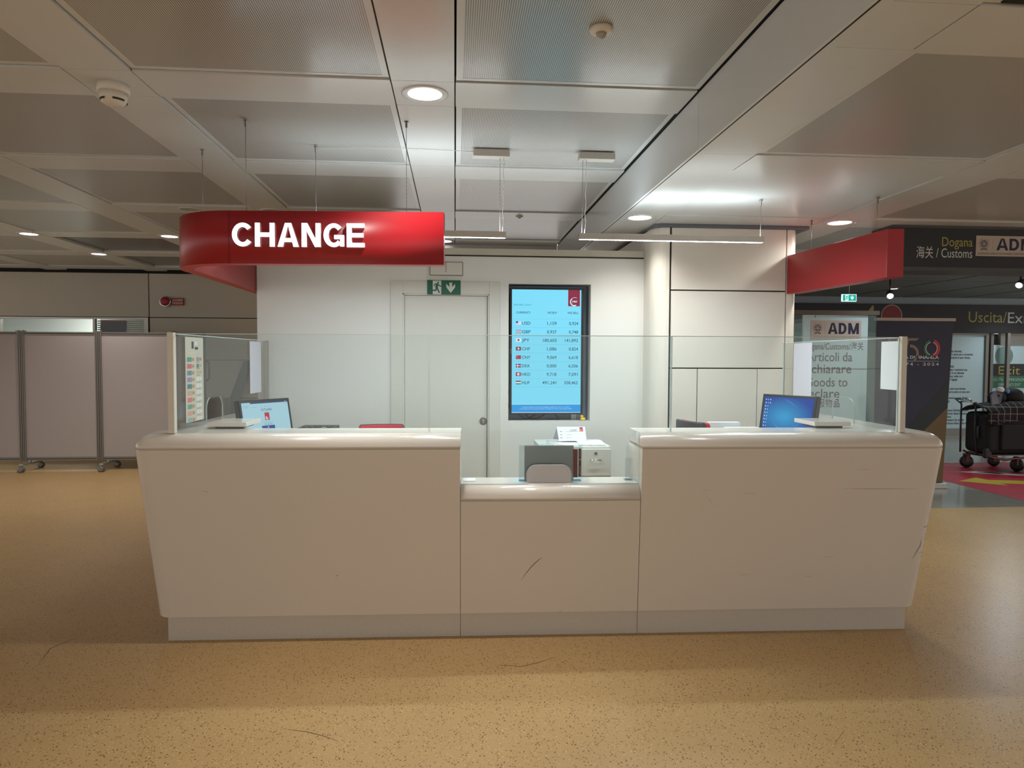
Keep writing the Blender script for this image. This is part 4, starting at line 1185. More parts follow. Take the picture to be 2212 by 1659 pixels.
MB().prism(rrect(ex0 + 0.012, ex1 - 0.012, ez0 + 0.012, ez1 - 0.012, 0.006, WY - 0.015)[::-1], (0, -0.010, 0)).build('lens', 'door', el, bevel=0.003)
MB().box(-0.070, -0.067, WY - 0.0262, WY - 0.025, ez0 + 0.03, ez1 - 0.012).build('wire', 'groove', el)
def run_sign(parent, x0, z0, W_, H_, y, green, white, part=True):
    """running figure through a doorway and an arrow pointing down"""
    k = Ink((x0, y, z0), lift=0.0008)
    def Q(px, py): return ((px - 350) / 1085.0 * W_, H_ - (py - 975) / 405.0 * H_)
    k.poly([Q(530, 990), Q(805, 990), Q(805, 1370), Q(530, 1370)], 0)
    k.poly([Q(965, 1070), Q(1068, 1165), Q(1068, 1040), Q(1160, 1040), Q(1160, 1165), Q(1255, 1075), Q(1255, 1170), Q(1112, 1330), Q(968, 1170)], 0)
    d = 0.0004
    k.disc(*Q(705, 1042), H_ * 0.058, 1, d=d)
    lw = H_ * 0.095
    k.line([Q(570, 1140), Q(610, 1085), Q(690, 1075), Q(745, 1135), Q(810, 1145)], lw * 0.8, 1, d)
    k.poly([Q(640, 1070), Q(715, 1080), Q(690, 1200), Q(610, 1190)], 1, d + 0.0001)
    k.line([Q(640, 1185), Q(640, 1262), Q(515, 1262)], lw, 1, d + 0.0002)
    k.line([Q(665, 1185), Q(745, 1330)], lw, 1, d + 0.0003)
    k.poly([Q(530, 1270), Q(490, 1262), Q(470, 1300), Q(530, 1370)], 1, d)
    return k.build('pictogram', [white, green], parent)
xs1 = thing('exit_sign', 'green running man exit sign over the white door', 'exit sign', (-0.085, WY - 0.014, 2.01))
MB().box(-0.214, 0.045, WY - 0.020, WY - 0.0145, 2.010, 2.122).build('plate', 'green_sign', xs1)
run_sign(xs1, -0.214, 2.010, 0.259, 0.112, WY - 0.020, 'green_sign', 'sign_white')

# ================================================================== BEHIND THE COUNTER
# drawer cabinet
cb = thing('drawer_cabinet', 'white drawer cabinet with small locks against the office wall', 'cabinet', (0.85, 5.02, 0))
c0, c1, cf, cbk, ch = 0.601, 1.098, 4.80, 5.25, 0.90
MB().box(c0, c1, cf, cbk, 0.03, ch).build('body', 'door', cb, bevel=0.003)
MB().box(c0 + 0.02, c1 - 0.02, cf + 0.03, cbk - 0.02, 0.0, 0.03).build('plinth', 'grey_plastic', cb)
for i in range(4):
    z1 = 0.886 - i * 0.212
    d_ = MB().box(c0 + 0.006, c1 - 0.006, cf - 0.018, cf - 0.001, z1 - 0.190, z1 - 0.002).build('drawer', 'door', cb, bevel=0.002)
    MB().tube([(0.950, cf - 0.018, z1 - 0.075), (0.950, cf - 0.040, z1 - 0.075), (1.020, cf - 0.040, z1 - 0.075), (1.020, cf - 0.018, z1 - 0.075)], 0.004, 8).build('handle', 'chrome', d_)
    MB().lathe([(0.011, 0), (0.011, 0.004), (0.007, 0.006)], (0.985, cf - 0.018, z1 - 0.028), (0, -1, 0), 20).box(0.983, 0.987, cf - 0.0255, cf - 0.024, z1 - 0.034, z1 - 0.022).build('lock', 'alu_dark', d_)
def sheet(name, label, cx, cy, z, w_, d_, rz, m='paper', th=0.0012, group=None):
    t = MB()
    c_, s_ = math.cos(rz), math.sin(rz)
    P = [(cx + a * c_ - b_ * s_, cy + a * s_ + b_ * c_, z) for a, b_ in ((-w_ / 2, -d_ / 2), (w_ / 2, -d_ / 2), (w_ / 2, d_ / 2), (-w_ / 2, d_ / 2))]
    t.prism(P, (0, 0, th))
    return tag(t.build(name, m), label, 'paper', group)
sheet('paper_sheet', 'white paper sheet under the tent card on the drawer cabinet', 0.855, 4.99, ch + 0.0005, 0.21, 0.297, 0.25)
sheet('paper_stack', 'stack of white sheets at the open corner of the drawer cabinet', 0.985, 4.985, ch + 0.0020, 0.19, 0.28, -0.08, th=0.008)
tc_ = thing('tent_card', 'folded white note card standing on the drawer cabinet', 'card', (0.86, 5.08, ch))
A = [(0.765, 5.045, ch + 0.011), (0.970, 5.045, ch + 0.011), (0.965, 5.09, ch + 0.112), (0.752, 5.09, ch + 0.112)]
MB().prism(A, (0, -0.0012, 0)).build('front_leaf', 'paper', tc_)
MB().prism([(0.735, 5.15, ch + 0.011), (0.965, 5.15, ch + 0.011), (0.965, 5.0915, ch + 0.112), (0.752, 5.0915, ch + 0.112)], (0, 0.0012, 0)).build('rear_leaf', 'paper2', tc_)
uu = Vector((0, 0.045, 0.101)).normalized()
k = Ink((0.757, 5.0435, ch + 0.011), (1, 0, 0), uu, lift=0.001)
k.rect(0.166, 0.190, 0.074, 0.106, 1)
k.line([(0.095, 0.082), (0.11, 0.090), (0.12, 0.084), (0.145, 0.092)], 0.002, 0); k.line([(0.10, 0.072), (0.12, 0.078), (0.145, 0.079)], 0.002, 0)
for yy in (0.074, 0.048, 0.025):
    k.line([(0.018, yy), (0.034, yy)], 0.003, 0); k.line([(0.060, yy), (0.105, yy + 0.001)], 0.0015, 2); k.line([(0.13, yy), (0.185, yy)], 0.0008, 2)
k.ring(0.178, 0.083, 0.004, 0.007, 3, 60, 300, 10, 0.0003)
k.build('print', ['ink', 'it_red', 'lightink', 'paper'], tc_)

# document holder at the low section
dh = thing('document_holder', 'clear acrylic holder with grey backs and red strips on the low counter', 'holder', uvw(0.49, 0.03, 0.845), TH)
MB().box(-0.172, 0.172, 0.0, 0.003, 0.002, 0.200).build('clear_front', 'acrylic', dh, local=True)
MB().box(-0.142, 0.130, 0.006, 0.010, 0.002, 0.197).build('grey_sheet', 'grey_board', dh, local=True)
MB().box(-0.172, 0.182, 0.012, 0.015, 0.0, 0.200).build('clear_back', 'acrylic', dh, local=True)
MB().box(-0.172, 0.172, 0.0, 0.06, 0.0, 0.002).build('clear_base', 'acrylic', dh, local=True)
MB().box(0.127, 0.152, 0.0035, 0.0055, 0.020, 0.177).build('red_strip', 'wine', dh, local=True)
rs_ = MB().box(0.157, 0.172, 0.0035, 0.0055, 0.025, 0.180).build('maroon_strip', 'wine2', dh, local=True)
k = Ink((0.168, 0.0032, 0.0), (0, 0, 1), (-1, 0, 0))
k = Ink((0.1675, 0.0030, 0.03), (0, 0, 1), (-1, 0, 0))
k.rect(0.005, 0.055, 0.001, 0.004, 0); k.rect(0.105, 0.145, 0.001, 0.004, 0)
k.ring(0.09, 0.0025, 0.003, 0.006, 0, 0, 360, 14)
for f_ in k.mb.f: f_.reverse()
k.build('print', 'plate', rs_, local=True)
MB().box(-0.06, 0.02, 0.0, 0.02, 0.200, 0.206).box(-0.022, -0.006, 0.004, 0.016, 0.206, 0.226).build('clip', 'acrylic', dh, local=True)
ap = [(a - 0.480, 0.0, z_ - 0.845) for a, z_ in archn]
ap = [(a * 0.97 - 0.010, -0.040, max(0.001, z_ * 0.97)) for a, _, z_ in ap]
MB().prism(ap, (0, 0.004, 0)).build('added_pale_arch', 'arch_fill', dh, local=True)['label'] = 'added pale arch lightening the opening'  # panel added to lighten the patch seen through the arch opening
lh = thing('leaflet_holder', 'slim clear leaflet holder against the end of the low counter', 'holder', uvw(0.935, 0.05, 0.845), TH)
MB().box(-0.025, 0.020, 0.0, 0.003, 0.0, 0.125).build('front', 'acrylic', lh, local=True)
MB().box(-0.010, 0.022, 0.05, 0.053, 0.0, 0.19).build('back', 'acrylic', lh, local=True)
MB().box(-0.025, 0.022, 0.0, 0.053, 0.0, 0.003).build('base', 'acrylic', lh, local=True)
sheet('paper_sheet', 'white sheet lying at the corner of the low counter top', *uvw(0.045, 0.09, 0)[:2], 0.846, 0.07, 0.10, TH)

# monitors
def monitor(label, ul, vl, ur, vr, ztop, hgt, tilt):
    mid = uvw((ul + ur) / 2, (vl + vr) / 2, 0)
    L = math.hypot(ur - ul, vr - vl)
    ang = math.atan2(vr - vl, ur - ul) + TH
    t = thing('monitor', label, 'monitor', (mid[0], mid[1], 0.765), ang)
    ca, sa_ = math.cos(tilt), math.sin(tilt)
    def Q(x, h, d=0.0): return (x, (h - hgt) * sa_ + d * ca, (ztop - 0.765) + (h - hgt) * ca - d * sa_)
    def slabm(x0, x1, h0, h1, d0, d1, name, m, par, bevel=0.0):
        b = MB(); P = [Q(x_, h_, d_) for h_ in (h0, h1) for d_ in (d0, d1) for x_ in (x0, x1)]
        b.add(P, [(0, 2, 3, 1), (4, 5, 7, 6), (0, 1, 5, 4), (2, 6, 7, 3), (0, 4, 6, 2), (1, 3, 7, 5)])
        return b.build(name, m, par, local=True, bevel=bevel)
    slabm(-L / 2, L / 2, 0, hgt, 0.0, 0.045, 'housing', 'black_plastic', t, 0.004)
    up = (Vector(Q(0, 1)) - Vector(Q(0, 0))).normalized()
    def face(lift): return Ink(Q(-L / 2, 0, 0), (1, 0, 0), up, lift=lift)
    b = MB().lathe([(0.11, 0), (0.11, 0.012), (0.03, 0.02)], (0, 0.06, 0), n=28).box(-0.03, 0.03, 0.045, 0.075, 0.01, max(0.1, ztop - 0.765 - hgt * 0.4))
    b.build('stand', 'black_plastic', t, local=True)
    return t, L, face
ml, LL, face = monitor('black monitor showing a pale login page behind the glass', -1.386, 0.60, -1.165, 0.93, 1.252, 0.272, math.radians(11))
H_ = 0.272; bz = 0.018
sc_ = face(0.0012).rect(bz, LL - bz, bz, H_ - bz).build('screen', 'mon_page', ml, local=True)
PW, PH = LL - 2 * bz, H_ - 2 * bz
k = face(0.0018); X = lambda f_: bz + f_ * PW; Z = lambda f_: bz + (1 - f_) * PH
k.rect(X(0.18), X(1.0), Z(0.035), Z(0.0), 0); k.rect(X(0.93), X(0.96), Z(0.028), Z(0.005), 1)
k.rect(X(0), X(1), 0.008 + bz - 0.008, Z(0.965), 0)
k.build('window_bar', ['mon_bar', 'mon_page'], sc_, local=True)
k = face(0.0018)
for fx in (0.03, 0.08, 0.20, 0.26, 0.38, 0.46, 0.54): k.rect(X(fx), X(fx + 0.05), Z(0.135), Z(0.125), 0)
k.rect(X(0.03), X(0.16), Z(0.095), Z(0.085), 0); k.rect(X(0.92), X(0.99), Z(0.08), Z(0.072), 0)
k.rect(X(0.42), X(0.60), Z(0.565), Z(0.555), 0); k.rect(X(0.42), X(0.60), Z(0.62), Z(0.60), 0)
k.build('toolbar_print', 'mon_line', sc_, local=True)
face(0.0018).text('FUTUHRO', 0.016, X(0.395), Z(0.245), fit=PW * 0.235, bold=0.004, spacing=1.12).build('lettering', 'mon_dark', sc_, local=True)
k = face(0.0018); k.rect(X(0.455), X(0.555), Z(0.50), Z(0.29), 0); k.ring(X(0.50), Z(0.44), 0.006, 0.011, 1, 100, 330, 14, 0.0003); k.text('ex', 0.007, X(0.495), Z(0.44), 1, bold=0.04)
k.build('logo', ['scr_red', 'scr_white'], sc_, local=True)
k = face(0.0018); k.rect(X(0.365), X(0.645), Z(0.96), Z(0.645), 0)
for a in (0.765, 0.89): k.rect(X(0.385), X(0.625), Z(a + 0.055), Z(a), 1, 0.0003)
k.poly([(X(0.48), Z(0.71)), (X(0.51), Z(0.71)), (X(0.52), Z(0.665)), (X(0.49), Z(0.68))], 1, 0.0003)
k.rect(X(0.46), X(0.55), Z(0.752), Z(0.744), 1, 0.0003)
k.build('login_box', ['scr_navy', 'mon_page'], sc_, local=True)
mr, LR, face = monitor('black monitor showing a plain blue desktop behind the glass', 2.065, 0.95, 2.274, 0.60, 1.282, 0.285, math.radians(10))
H_ = 0.285
sc2 = face(0.0012).rect(bz, LR - bz, bz, H_ - bz).build('screen', 'desktop', mr, local=True)
k = face(0.0018)
for j, row_ in enumerate(range(10)):
    for i in range(3 if row_ < 2 else 2):
        x_ = bz + 0.012 + i * 0.017; z_ = H_ - bz - 0.016 - row_ * 0.0225
        k.rect(x_, x_ + 0.006, z_ - 0.008, z_, i % 2)
k.build('icons', ['scr_white', 'mon_page'], sc2, local=True)
k = face(0.0017); k.rect(bz, LR - bz, bz, bz + 0.008, 0); k.build('task_bar', 'mon_bar', sc2, local=True)
k = face(0.0016)
k.line([(0.17 + 0.10 * t_ / 10, H_ - 0.03 - 0.05 * (t_ / 10) ** 1.4) for t_ in range(11)], 0.0012, 0, taper=True)
k.line([(0.10 + 0.20 * t_ / 12, 0.10 - 0.06 * math.sin(math.pi * t_ / 12)) for t_ in range(13)], 0.0016, 0, taper=True)
k.build('light_streaks', 'mon_page', sc2, local=True)
# sticky notes on the lower rim of the blue desktop monitor
mrm = Matrix.Translation(mr.location) @ Matrix.Rotation(mr.rotation_euler.z, 4, 'Z')
for i, (xo, ww) in enumerate(((0.03, 0.045), (0.085, 0.045), (0.14, 0.045))):
    k = face(0.003); k.rect(-0.0 + xo, xo + ww, 0.004, 0.022 - i * 0.003)
    for f_ in list(k.mb.f): k.mb.f.append(f_[::-1]); k.mb.mi.append(0); k.mb.sm.append(False)
    k.mb.v = [mrm @ p for p in k.mb.v]
    k.mb.prism
    tag(k.build('sticky_note', 'yellow_note'), ('yellow sticky note at the outer corner of the blue desktop monitor', 'yellow sticky note between the two others on the monitor rim', 'yellow sticky note closest to the middle of the blue monitor rim')[i], 'note')

# black printer beside the login monitor
pr1 = thing('receipt_printer', 'low black printer with ridged top beside the login monitor', 'printer', uvw(-0.955, 0.86, 0.765), TH)
MB().box(-0.125, 0.125, -0.11, 0.11, 0.0, 0.27).build('case', 'grey_plastic', pr1, local=True, bevel=0.006)
MB().box(-0.118, 0.118, -0.10, 0.10, 0.27, 0.302).build('lid', 'black_plastic', pr1, local=True, bevel=0.005)
for i in range(5): MB().box(-0.09 + i * 0.04, -0.065 + i * 0.04, -0.08, 0.04, 0.302, 0.305).build('ridge', 'grey_plastic', pr1, local=True)
MB().box(0.04, 0.07, -0.095, -0.08, 0.302, 0.304).build('button', 'sign_white', pr1, local=True)
MB().box(-0.02, 0.09, -0.1115, -0.110, 0.20, 0.225).build('paper_slot', 'black', pr1, local=True)

# office chairs
def chair(label, u, v, rz, ztop, tilt):
    t = thing('office_chair', label, 'chair', uvw(u, v, 0), TH + rz)
    def back(y0, y1, x_, name, m, z0, z1, bv):
        b = MB(); n_ = 8; loops = []
        for j in range(7):
            z_ = lerp(z0, z1, j / 6); w_ = x_ * (1.0, 1.0, 1.0, 0.96, 0.88, 0.78, 0.66)[j]
            sh = (z_ - 0.62) * math.tan(tilt)
            L = []
            for i in range(n_ + 1):
                q = -1 + 2 * i / n_; L.append((q * w_, y0 + sh - 0.03 * q * q, z_))
            for i in range(n_, -1, -1):
                q = -1 + 2 * i / n_; L.append((q * w_, y1 + sh - 0.03 * q * q, z_))
            loops.append(L)
        b.loft(loops, smooth=False)
        return b.build(name, m, t, local=True, bevel=bv)
    back(0.21, 0.245, 0.215, 'backrest', 'red_chair', 0.56, ztop - 0.004, 0.012)
    back(0.247, 0.275, 0.222, 'back_shell', 'grey_plastic', 0.54, ztop, 0.010)
    MB().box(-0.24, 0.24, -0.24, 0.22, 0.44, 0.51).build('seat', 'red_chair', t, local=True, bevel=0.025)
    MB().tube([(0, 0.20, 0.43), (0, 0.29, 0.46), (0, 0.29, 0.60)], 0.018, 8).build('back_support', 'black_plastic', t, local=True)
    MB().lathe([(0.03, 0.08), (0.03, 0.25), (0.02, 0.25), (0.02, 0.44)], (0, 0, 0), n=16).build('gas_column', 'black_plastic', t, local=True)
    for i in range(5):
        a = 2 * math.pi * i / 5
        MB().tube([(0, 0, 0.09), (0.28 * math.cos(a), 0.28 * math.sin(a), 0.065)], [0.022, 0.014], 8).build('leg', 'black_plastic', t, local=True)
        MB().lathe([(0.024, -0.018), (0.026, -0.012), (0.026, 0.012), (0.024, 0.018)], (0.28 * math.cos(a), 0.28 * math.sin(a), 0.026), (-math.sin(a), math.cos(a), 0), 16).build('caster', 'black_plastic', t, local=True)
    return t
chair('red backed office chair behind the counter in front of the white door', -0.535, 0.75, math.radians(6), 1.066, math.radians(3))
chair('black shelled office chair with red edge near the blue desktop monitor', 1.775, 0.80, math.radians(107.5), 1.118, math.radians(9))
for i, (lab, u, z0, hgt, w_, rz_) in enumerate((('upright white paper leaning behind the black shelled chair', 1.85, 0.765, 0.305, 0.22, 0.0), ('second white paper pile beside the leaning upright paper', 1.95, 0.765, 0.275, 0.24, 0.1))):
    t = thing('paper_pile', lab, 'paper', uvw(u, 1.12 + i * -0.08, z0), TH)
    MB().box(-w_ / 2, w_ / 2, -0.03, 0.03, 0.0, hgt).build('sheets', 'paper', t, local=True, bevel=0.002)
    MB().box(-w_ / 2 - 0.006, w_ / 2 + 0.006, 0.03, 0.034, 0.0, hgt * 0.96).build('folder', 'paper2', t, local=True)

# papers fixed to the glass
def on_side(name, label, u, v0, v1, z0, z1, m, skew=0.0, cat='paper'):
    t = thing(name, label, cat, uvw(u, (v0 + v1) / 2, z0), TH)
    hv = (v1 - v0) / 2
    MB().prism([(0, -hv, 0), (0, hv, skew), (0, hv, z1 - z0 + skew), (0, -hv, z1 - z0)], (0.0012, 0, 0)).build('sheet', m, t, local=True)
    return t
on_side('paper_sheet', 'tall white sheet taped to the rear of the glass beside the login monitor', -1.5105, 1.22, 1.47, 1.262, 1.632, 'paper2')
on_side('paper_sheet', 'white sheet taped to the glass next to the front post', 2.4225, -0.025, 0.155, 1.352, 1.625, 'paper')
on_side('paper_sheet', 'long pale sheet taped to the rear glass covering the customs text', 2.4225, 0.99, 1.27, 1.215, 1.637, 'paper2')
po = on_side('banknote_poster', 'narrow poster of coloured banknotes taped to the side glass', -1.5105, 0.135, 0.385, 1.158, 1.632, 'poster_paper', cat='poster')
k = Ink((0.0014, -0.125, 0.0), (0, 1, 0), (0, 0, 1))
cols = [(90, 140, 120), (190, 100, 110), (100, 130, 140), (140, 130, 160), (84, 120, 120), (180, 160, 130), (206, 110, 106), (100, 150, 130), (200, 150, 136), (140, 160, 165)]
nm = []
for i, c_ in enumerate(cols):
    key = 'note%d' % i; M[key] = mat('banknote_print', c_, 0.8, var=0.12, scale=120); nm.append(key)
    z_ = 0.362 - i * 0.0375
    k.rect(0.022, 0.085, z_ - 0.026, z_, i); k.rect(0.09, 0.118, z_ - 0.022, z_ - 0.004, 10)
    k.rect(0.15, 0.185, z_ - 0.024, z_, (i + 3) % 10 if i < 3 else 11); k.rect(0.19, 0.225, z_ - 0.020, z_ - 0.002, (10, 5, 5)[i] if i < 3 else 11)
    k.line([(0.15, z_ - 0.029), (0.20, z_ - 0.029)], 0.002, 12)
k.rect(0.085, 0.115, 0.41, 0.45, 12); k.rect(0.13, 0.175, 0.405, 0.42, 12); k.rect(0.13, 0.165, 0.43, 0.45, 11); k.line([(0.04, 0.385), (0.14, 0.385)], 0.002, 11)
M['note_brown'] = mat('banknote_brown', (170, 130, 100), 0.8)
M['note_faint'] = mat('faint_print', (206, 204, 196), 0.8)
k.build('print', nm + ['note_brown', 'note_faint', 'ink'], po, local=True)

# ================================================================== ROLLING PARTITIONS
def partition(label, ax, ay, bx_, by, feet, handle=False):
    L = math.hypot(bx_ - ax, by - ay); ang = math.atan2(by - ay, bx_ - ax)
    t = thing('rolling_partition', label, 'partition', (ax, ay, 0), ang, group='grey rolling partitions')
    z0, z1 = 0.125, 1.838
    f_ = MB()
    for k0, k1 in ((0.004, 0.042), (L - 0.042, L - 0.004)):
        f_.box(k0, k1, -0.022, 0.022, z0, z1)
        f_.box(k0 + 0.016, k0 + 0.022, -0.0235, -0.021, z0, z1, 1)
    f_.box(0.042, L - 0.042, -0.016, 0.016, z1 - 0.045, z1 - 0.004); f_.box(0.042, L - 0.042, -0.016, 0.016, z0 + 0.004, z0 + 0.05)
    f_.box(0.042, L - 0.042, -0.0175, -0.0155, z1 - 0.030, z1 - 0.020, 1); f_.box(0.042, L - 0.042, -0.0175, -0.0155, z0 + 0.022, z0 + 0.030, 1)
    f_.build('frame', ['alu_dark', 'groove'], t, local=True, bevel=0.002)
    MB().box(0.042, L - 0.042, -0.010, 0.010, z0 + 0.05, z1 - 0.045).build('panel', 'fabric', t, local=True)
    for k0 in (0.0, L - 0.06):
        MB().box(k0, k0 + 0.06, -0.02, 0.02, z1, z1 + 0.010).lathe([(0.010, 0), (0.010, 0.008)], (k0 + 0.03, 0, z1 + 0.009), n=12).build('hinge', 'alu_dark', t, local=True)
    for x_ in feet:
        MB().box(x_ - 0.025, x_ + 0.025, -0.20, 0.26, 0.088, 0.112).box(x_ - 0.012, x_ + 0.012, -0.015, 0.015, 0.112, z0 + 0.01).build('foot_bar', 'alu', t, local=True, bevel=0.003)
        for y_ in (-0.20, 0.24):
            w_ = MB()
            for s_ in (-0.016, 0.016):
                w_.lathe([(0.030, -0.009), (0.038, -0.006), (0.038, 0.006), (0.030, 0.009)], (x_ + s_, y_ - 0.01, 0.038), (1, 0, 0), 20)
            w_.box(x_ - 0.008, x_ + 0.008, y_ - 0.02, y_ + 0.02, 0.03, 0.088)
            # turned towards the viewer: discs face the front
            w2 = MB()
            for s_ in (-0.018, 0.018):
                w2.lathe([(0.020, -0.012), (0.038, -0.008), (0.038, 0.008), (0.020, 0.012)], (x_, y_ + s_, 0.038), (0, 1, 0), 22)
            w2.box(x_ - 0.015, x_ + 0.015, y_ - 0.012, y_ + 0.012, 0.05, 0.089)
            w2.build('caster', 'alu_dark', t, local=True)
    if handle:
        MB().tube([(L - 0.004, -0.03, 1.46), (L + 0.05, -0.03, 1.43), (L + 0.05, -0.03, 1.20), (L - 0.004, -0.03, 1.17)], 0.011, 8).build('handle', 'grey_plastic', t, local=True)
    return t
PYp = 9.66
partition('grey rolling partition cut by the photo edge', -6.63, PYp, -5.69, PYp, [])
partition('grey rolling partition under the bright office window', -5.69, PYp, -4.715, PYp, [0.08])
partition('grey rolling partition next to the counter end', -4.715, PYp, -3.775, PYp, [0.10])
partition('grey rolling partition turned back behind the banknote poster', -3.775, PYp, -3.56, 10.26, [0.30], True)
# dark leaning board and grey unit seen through the side glass
lb = thing('leaning_board', 'dark grey board leaning at the cream wall behind the taped sheet', 'board', (-3.3, 10.8, 0))
MB().prism([(-3.72, 10.80, 0.0), (-3.56, 10.80, 0.0), (-3.07, 10.94, 1.45), (-3.22, 10.94, 1.45)], (0, 0.02, 0)).build('sheet', 'grey_plastic', lb)
gu = thing('storage_unit', 'grey brown low cupboard behind the side glass arch', 'cupboard', (-3.55, 10.3, 0))
MB().box(-3.66, -3.40, 10.50, 10.76, 0.0, 0.90).build('body', 'alu_dark', gu, bevel=0.004)
MB().box(-3.395, -3.36, 10.49, 10.76, 0.0, 0.90).build('side_panel', 'brown', gu)

# fire alarm
fa = thing('fire_alarm', 'red round fire alarm with its ALLARME INCENDIO plate on the cream wall', 'fire alarm', (-4.3, FY, 2.34))
MB().lathe([(0.085, 0), (0.085, 0.05), (0.075, 0.06)], (-4.372, FY, 2.343), (0, -1, 0), 28).build('rim', 'chrome', fa)
MB().lathe([(0.070, 0.055), (0.066, 0.075), (0.04, 0.085), (0.002, 0.086)], (-4.368, FY, 2.347), (0, -1, 0), 28).build('bell', 'alarm', fa)
pl_ = MB().box(-4.285, -4.110, FY - 0.03, FY - 0.0, 2.290, 2.400).build('plate', 'alarm', fa)
Ink((-4.198, FY - 0.0305, 2.355)).text('ALLARME', 0.026, 0, 0, align='C', bold=0.03, fit=0.15).text('INCENDIO', 0.026, 0, -0.045, align='C', bold=0.03, fit=0.155).build('lettering', 'sign_white', pl_)

# ================================================================== EXIT HALL
# black overhead customs sign
cs = thing('overhead_sign', 'black overhead sign reading Dogana Customs behind the red bar', 'sign', (3.9, 5.05, 2.2))
MB().box(3.30, 6.2, 5.05, 5.30, 2.225, 2.52).build('board', 'dark_board', cs)
MB().box(3.30, 6.2, 5.04, 5.31, 2.197, 2.225).box(3.30, 6.2, 5.045, 5.31, 2.52, 2.538).build('edge_rail', 'grey_plastic', cs)
Ink((3.950, 5.0495, 2.386)).text('Dogana', 0.070, 0, 0, align='R', fit=0.247).build('lettering', 'yellow_txt', cs)['label'] = 'mustard yellow lettering'
Ink((3.950, 5.0495, 2.300)).text('海关 / Customs', 0.070, 0, 0, align='R', fit=0.452).build('lettering', 'white_txt', cs)['label'] = 'pale lettering'
def customs_plate(x0, z0, W_, H_, y, parent, name='plate'):
    p = MB().box(x0, x0 + W_, y - 0.004, y, z0, z0 + H_).build(name, 'plate', parent)
    k = Ink((x0, y - 0.004, z0), lift=0.0008)
    hh, ww = H_ * 0.58, W_ * 0.62
    for ch, f0, f1 in (('A', 0.0, 0.315), ('D', 0.345, 0.60), ('M', 0.655, 1.0)):
        for i, pg in enumerate(block(ch, (f1 - f0) * ww, hh, hh * 0.235)):
            k.poly([(W_ * 0.335 + f0 * ww + x_, H_ * 0.295 + z_) for x_, z_ in pg], 0, 0.00005 * i)
    k.text('AGENZIA DELLE DOGANE E DEI MONOPOLI', H_ * 0.085, W_ * 0.03, H_ * 0.085, 2, fit=W_ * 0.93)
    cx, cy, r = W_ * 0.13, H_ * 0.60, H_ * 0.23
    k.ring(cx, cy, r * 0.62, r * 0.74, 1, n=22)
    for i in range(12):
        a = math.radians(30 * i); k.line([(cx + r * 0.7 * math.cos(a), cy + r * 0.7 * math.sin(a)), (cx + r * 0.86 * math.cos(a), cy + r * 0.86 * math.sin(a))], r * 0.13, 1)
    st_ = [(cx + (r * 0.60 if i % 2 == 0 else r * 0.25) * math.sin(math.pi * i / 5), cy + (r * 0.60 if i % 2 == 0 else r * 0.25) * math.cos(math.pi * i / 5)) for i in range(11)]
    k.line(st_, r * 0.11, 1)
    for s_ in (-1, 1):
        for i in range(8):
            a = math.radians(-80 + 20 * i); q = (cx + s_ * r * 1.05 * math.cos(a), cy + r * 1.05 * math.sin(a))
            k.line([q, (q[0] + s_ * r * 0.16 * math.cos(a + 0.9), q[1] + r * 0.22 * math.sin(a + 0.9))], r * 0.10, 1)
    k.line([(cx - r * 0.75, cy - r * 1.25), (cx, cy - r * 1.05), (cx + r * 0.75, cy - r * 1.25)], r * 0.2, 1)
    for i in range(9): k.rect(W_ * 0.262, W_ * 0.285, H_ * (0.34 + 0.06 * i), H_ * (0.36 + 0.06 * i), 3)
    k.build('lettering', ['navy', 'ink', 'ink', 'lightink'], p)
    return p
customs_plate(3.975, 2.315, 0.495, 0.155, 5.049, cs)
# customs glass booth with text
kb = thing('customs_booth', 'pale glass customs booth with goods to declare text behind the counter', 'booth', (4.1, 7.2, 0))
KY = 7.20
MB().box(3.60, 4.57, KY - 0.03, KY + 0.05, 1.995, 2.040).box(4.52, 4.57, KY + 0.05, 9.2, 1.995, 2.04).build('top_beam', 'brown', kb)
MB().box(3.60, 3.725, KY - 0.005, KY + 0.01, 0.02, 1.995).build('side_glass', 'teal_glass', kb)
pb = MB().box(3.728, 4.458, KY, KY + 0.02, 0.02, 1.992).build('front_panel', 'teal_panel', kb)
MB().box(4.462, 4.552, KY - 0.004, KY + 0.008, 0.02, 1.995).build('corner_glass', 'teal_glass', kb)
MB().box(4.545, 4.555, KY + 0.008, 9.2, 0.02, 1.995).build('return_glass', 'teal_glass', kb)
MB().box(3.60, 4.57, KY - 0.04, KY + 0.06, 0.0, 0.02).build('floor_rail', 'alu_dark', kb)
MB().box(3.728, 4.458, KY - 0.002, KY, 1.408, 1.414).build('panel_joint', 'alu_dark', kb)
customs_plate(3.816, 1.728, 0.562, 0.205, KY - 0.001, pb, 'logo_plate')
k = Ink((3.790, KY - 0.001, 0), lift=0.0008)
k.text('Dogana/Customs/海关', 0.068, -0.055, 1.622, fit=0.678, bold=0.004)
k.text('Articoli da', 0.098, -0.012, 1.495, fit=0.51, bold=0.004); k.text('dichiarare', 0.098, -0.055, 1.366, fit=0.545, bold=0.004)
k.text('Goods to', 0.098, -0.02, 1.222, fit=0.470, bold=0.004); k.text('declare', 0.098, -0.058, 1.100, fit=0.420, bold=0.004)
k.text('申报物品', 0.072, 0.04, 1.003, fit=0.325)
k.build('lettering', 'mauve_ink', pb)
MB().box(3.86, 3.864, KY - 0.004, KY, 1.965, 1.985).build('clip', 'ink', kb)
# hall unit seen between booth and banner
hu = thing('hall_partition', 'grey wall panel between the customs booth and the navy banner', 'panel', (5.0, 9.4, 0))
MB().box(4.57, 5.60, 9.30, 9.34, 0.0, 1.66).build('board', 'hall_wall', hu)
MB().box(5.18, 5.20, 9.29, 9.30, 0.0, 1.66).box(4.57, 5.6, 9.29, 9.30, 1.42, 1.43).build('joint', 'grey_plastic', hu)
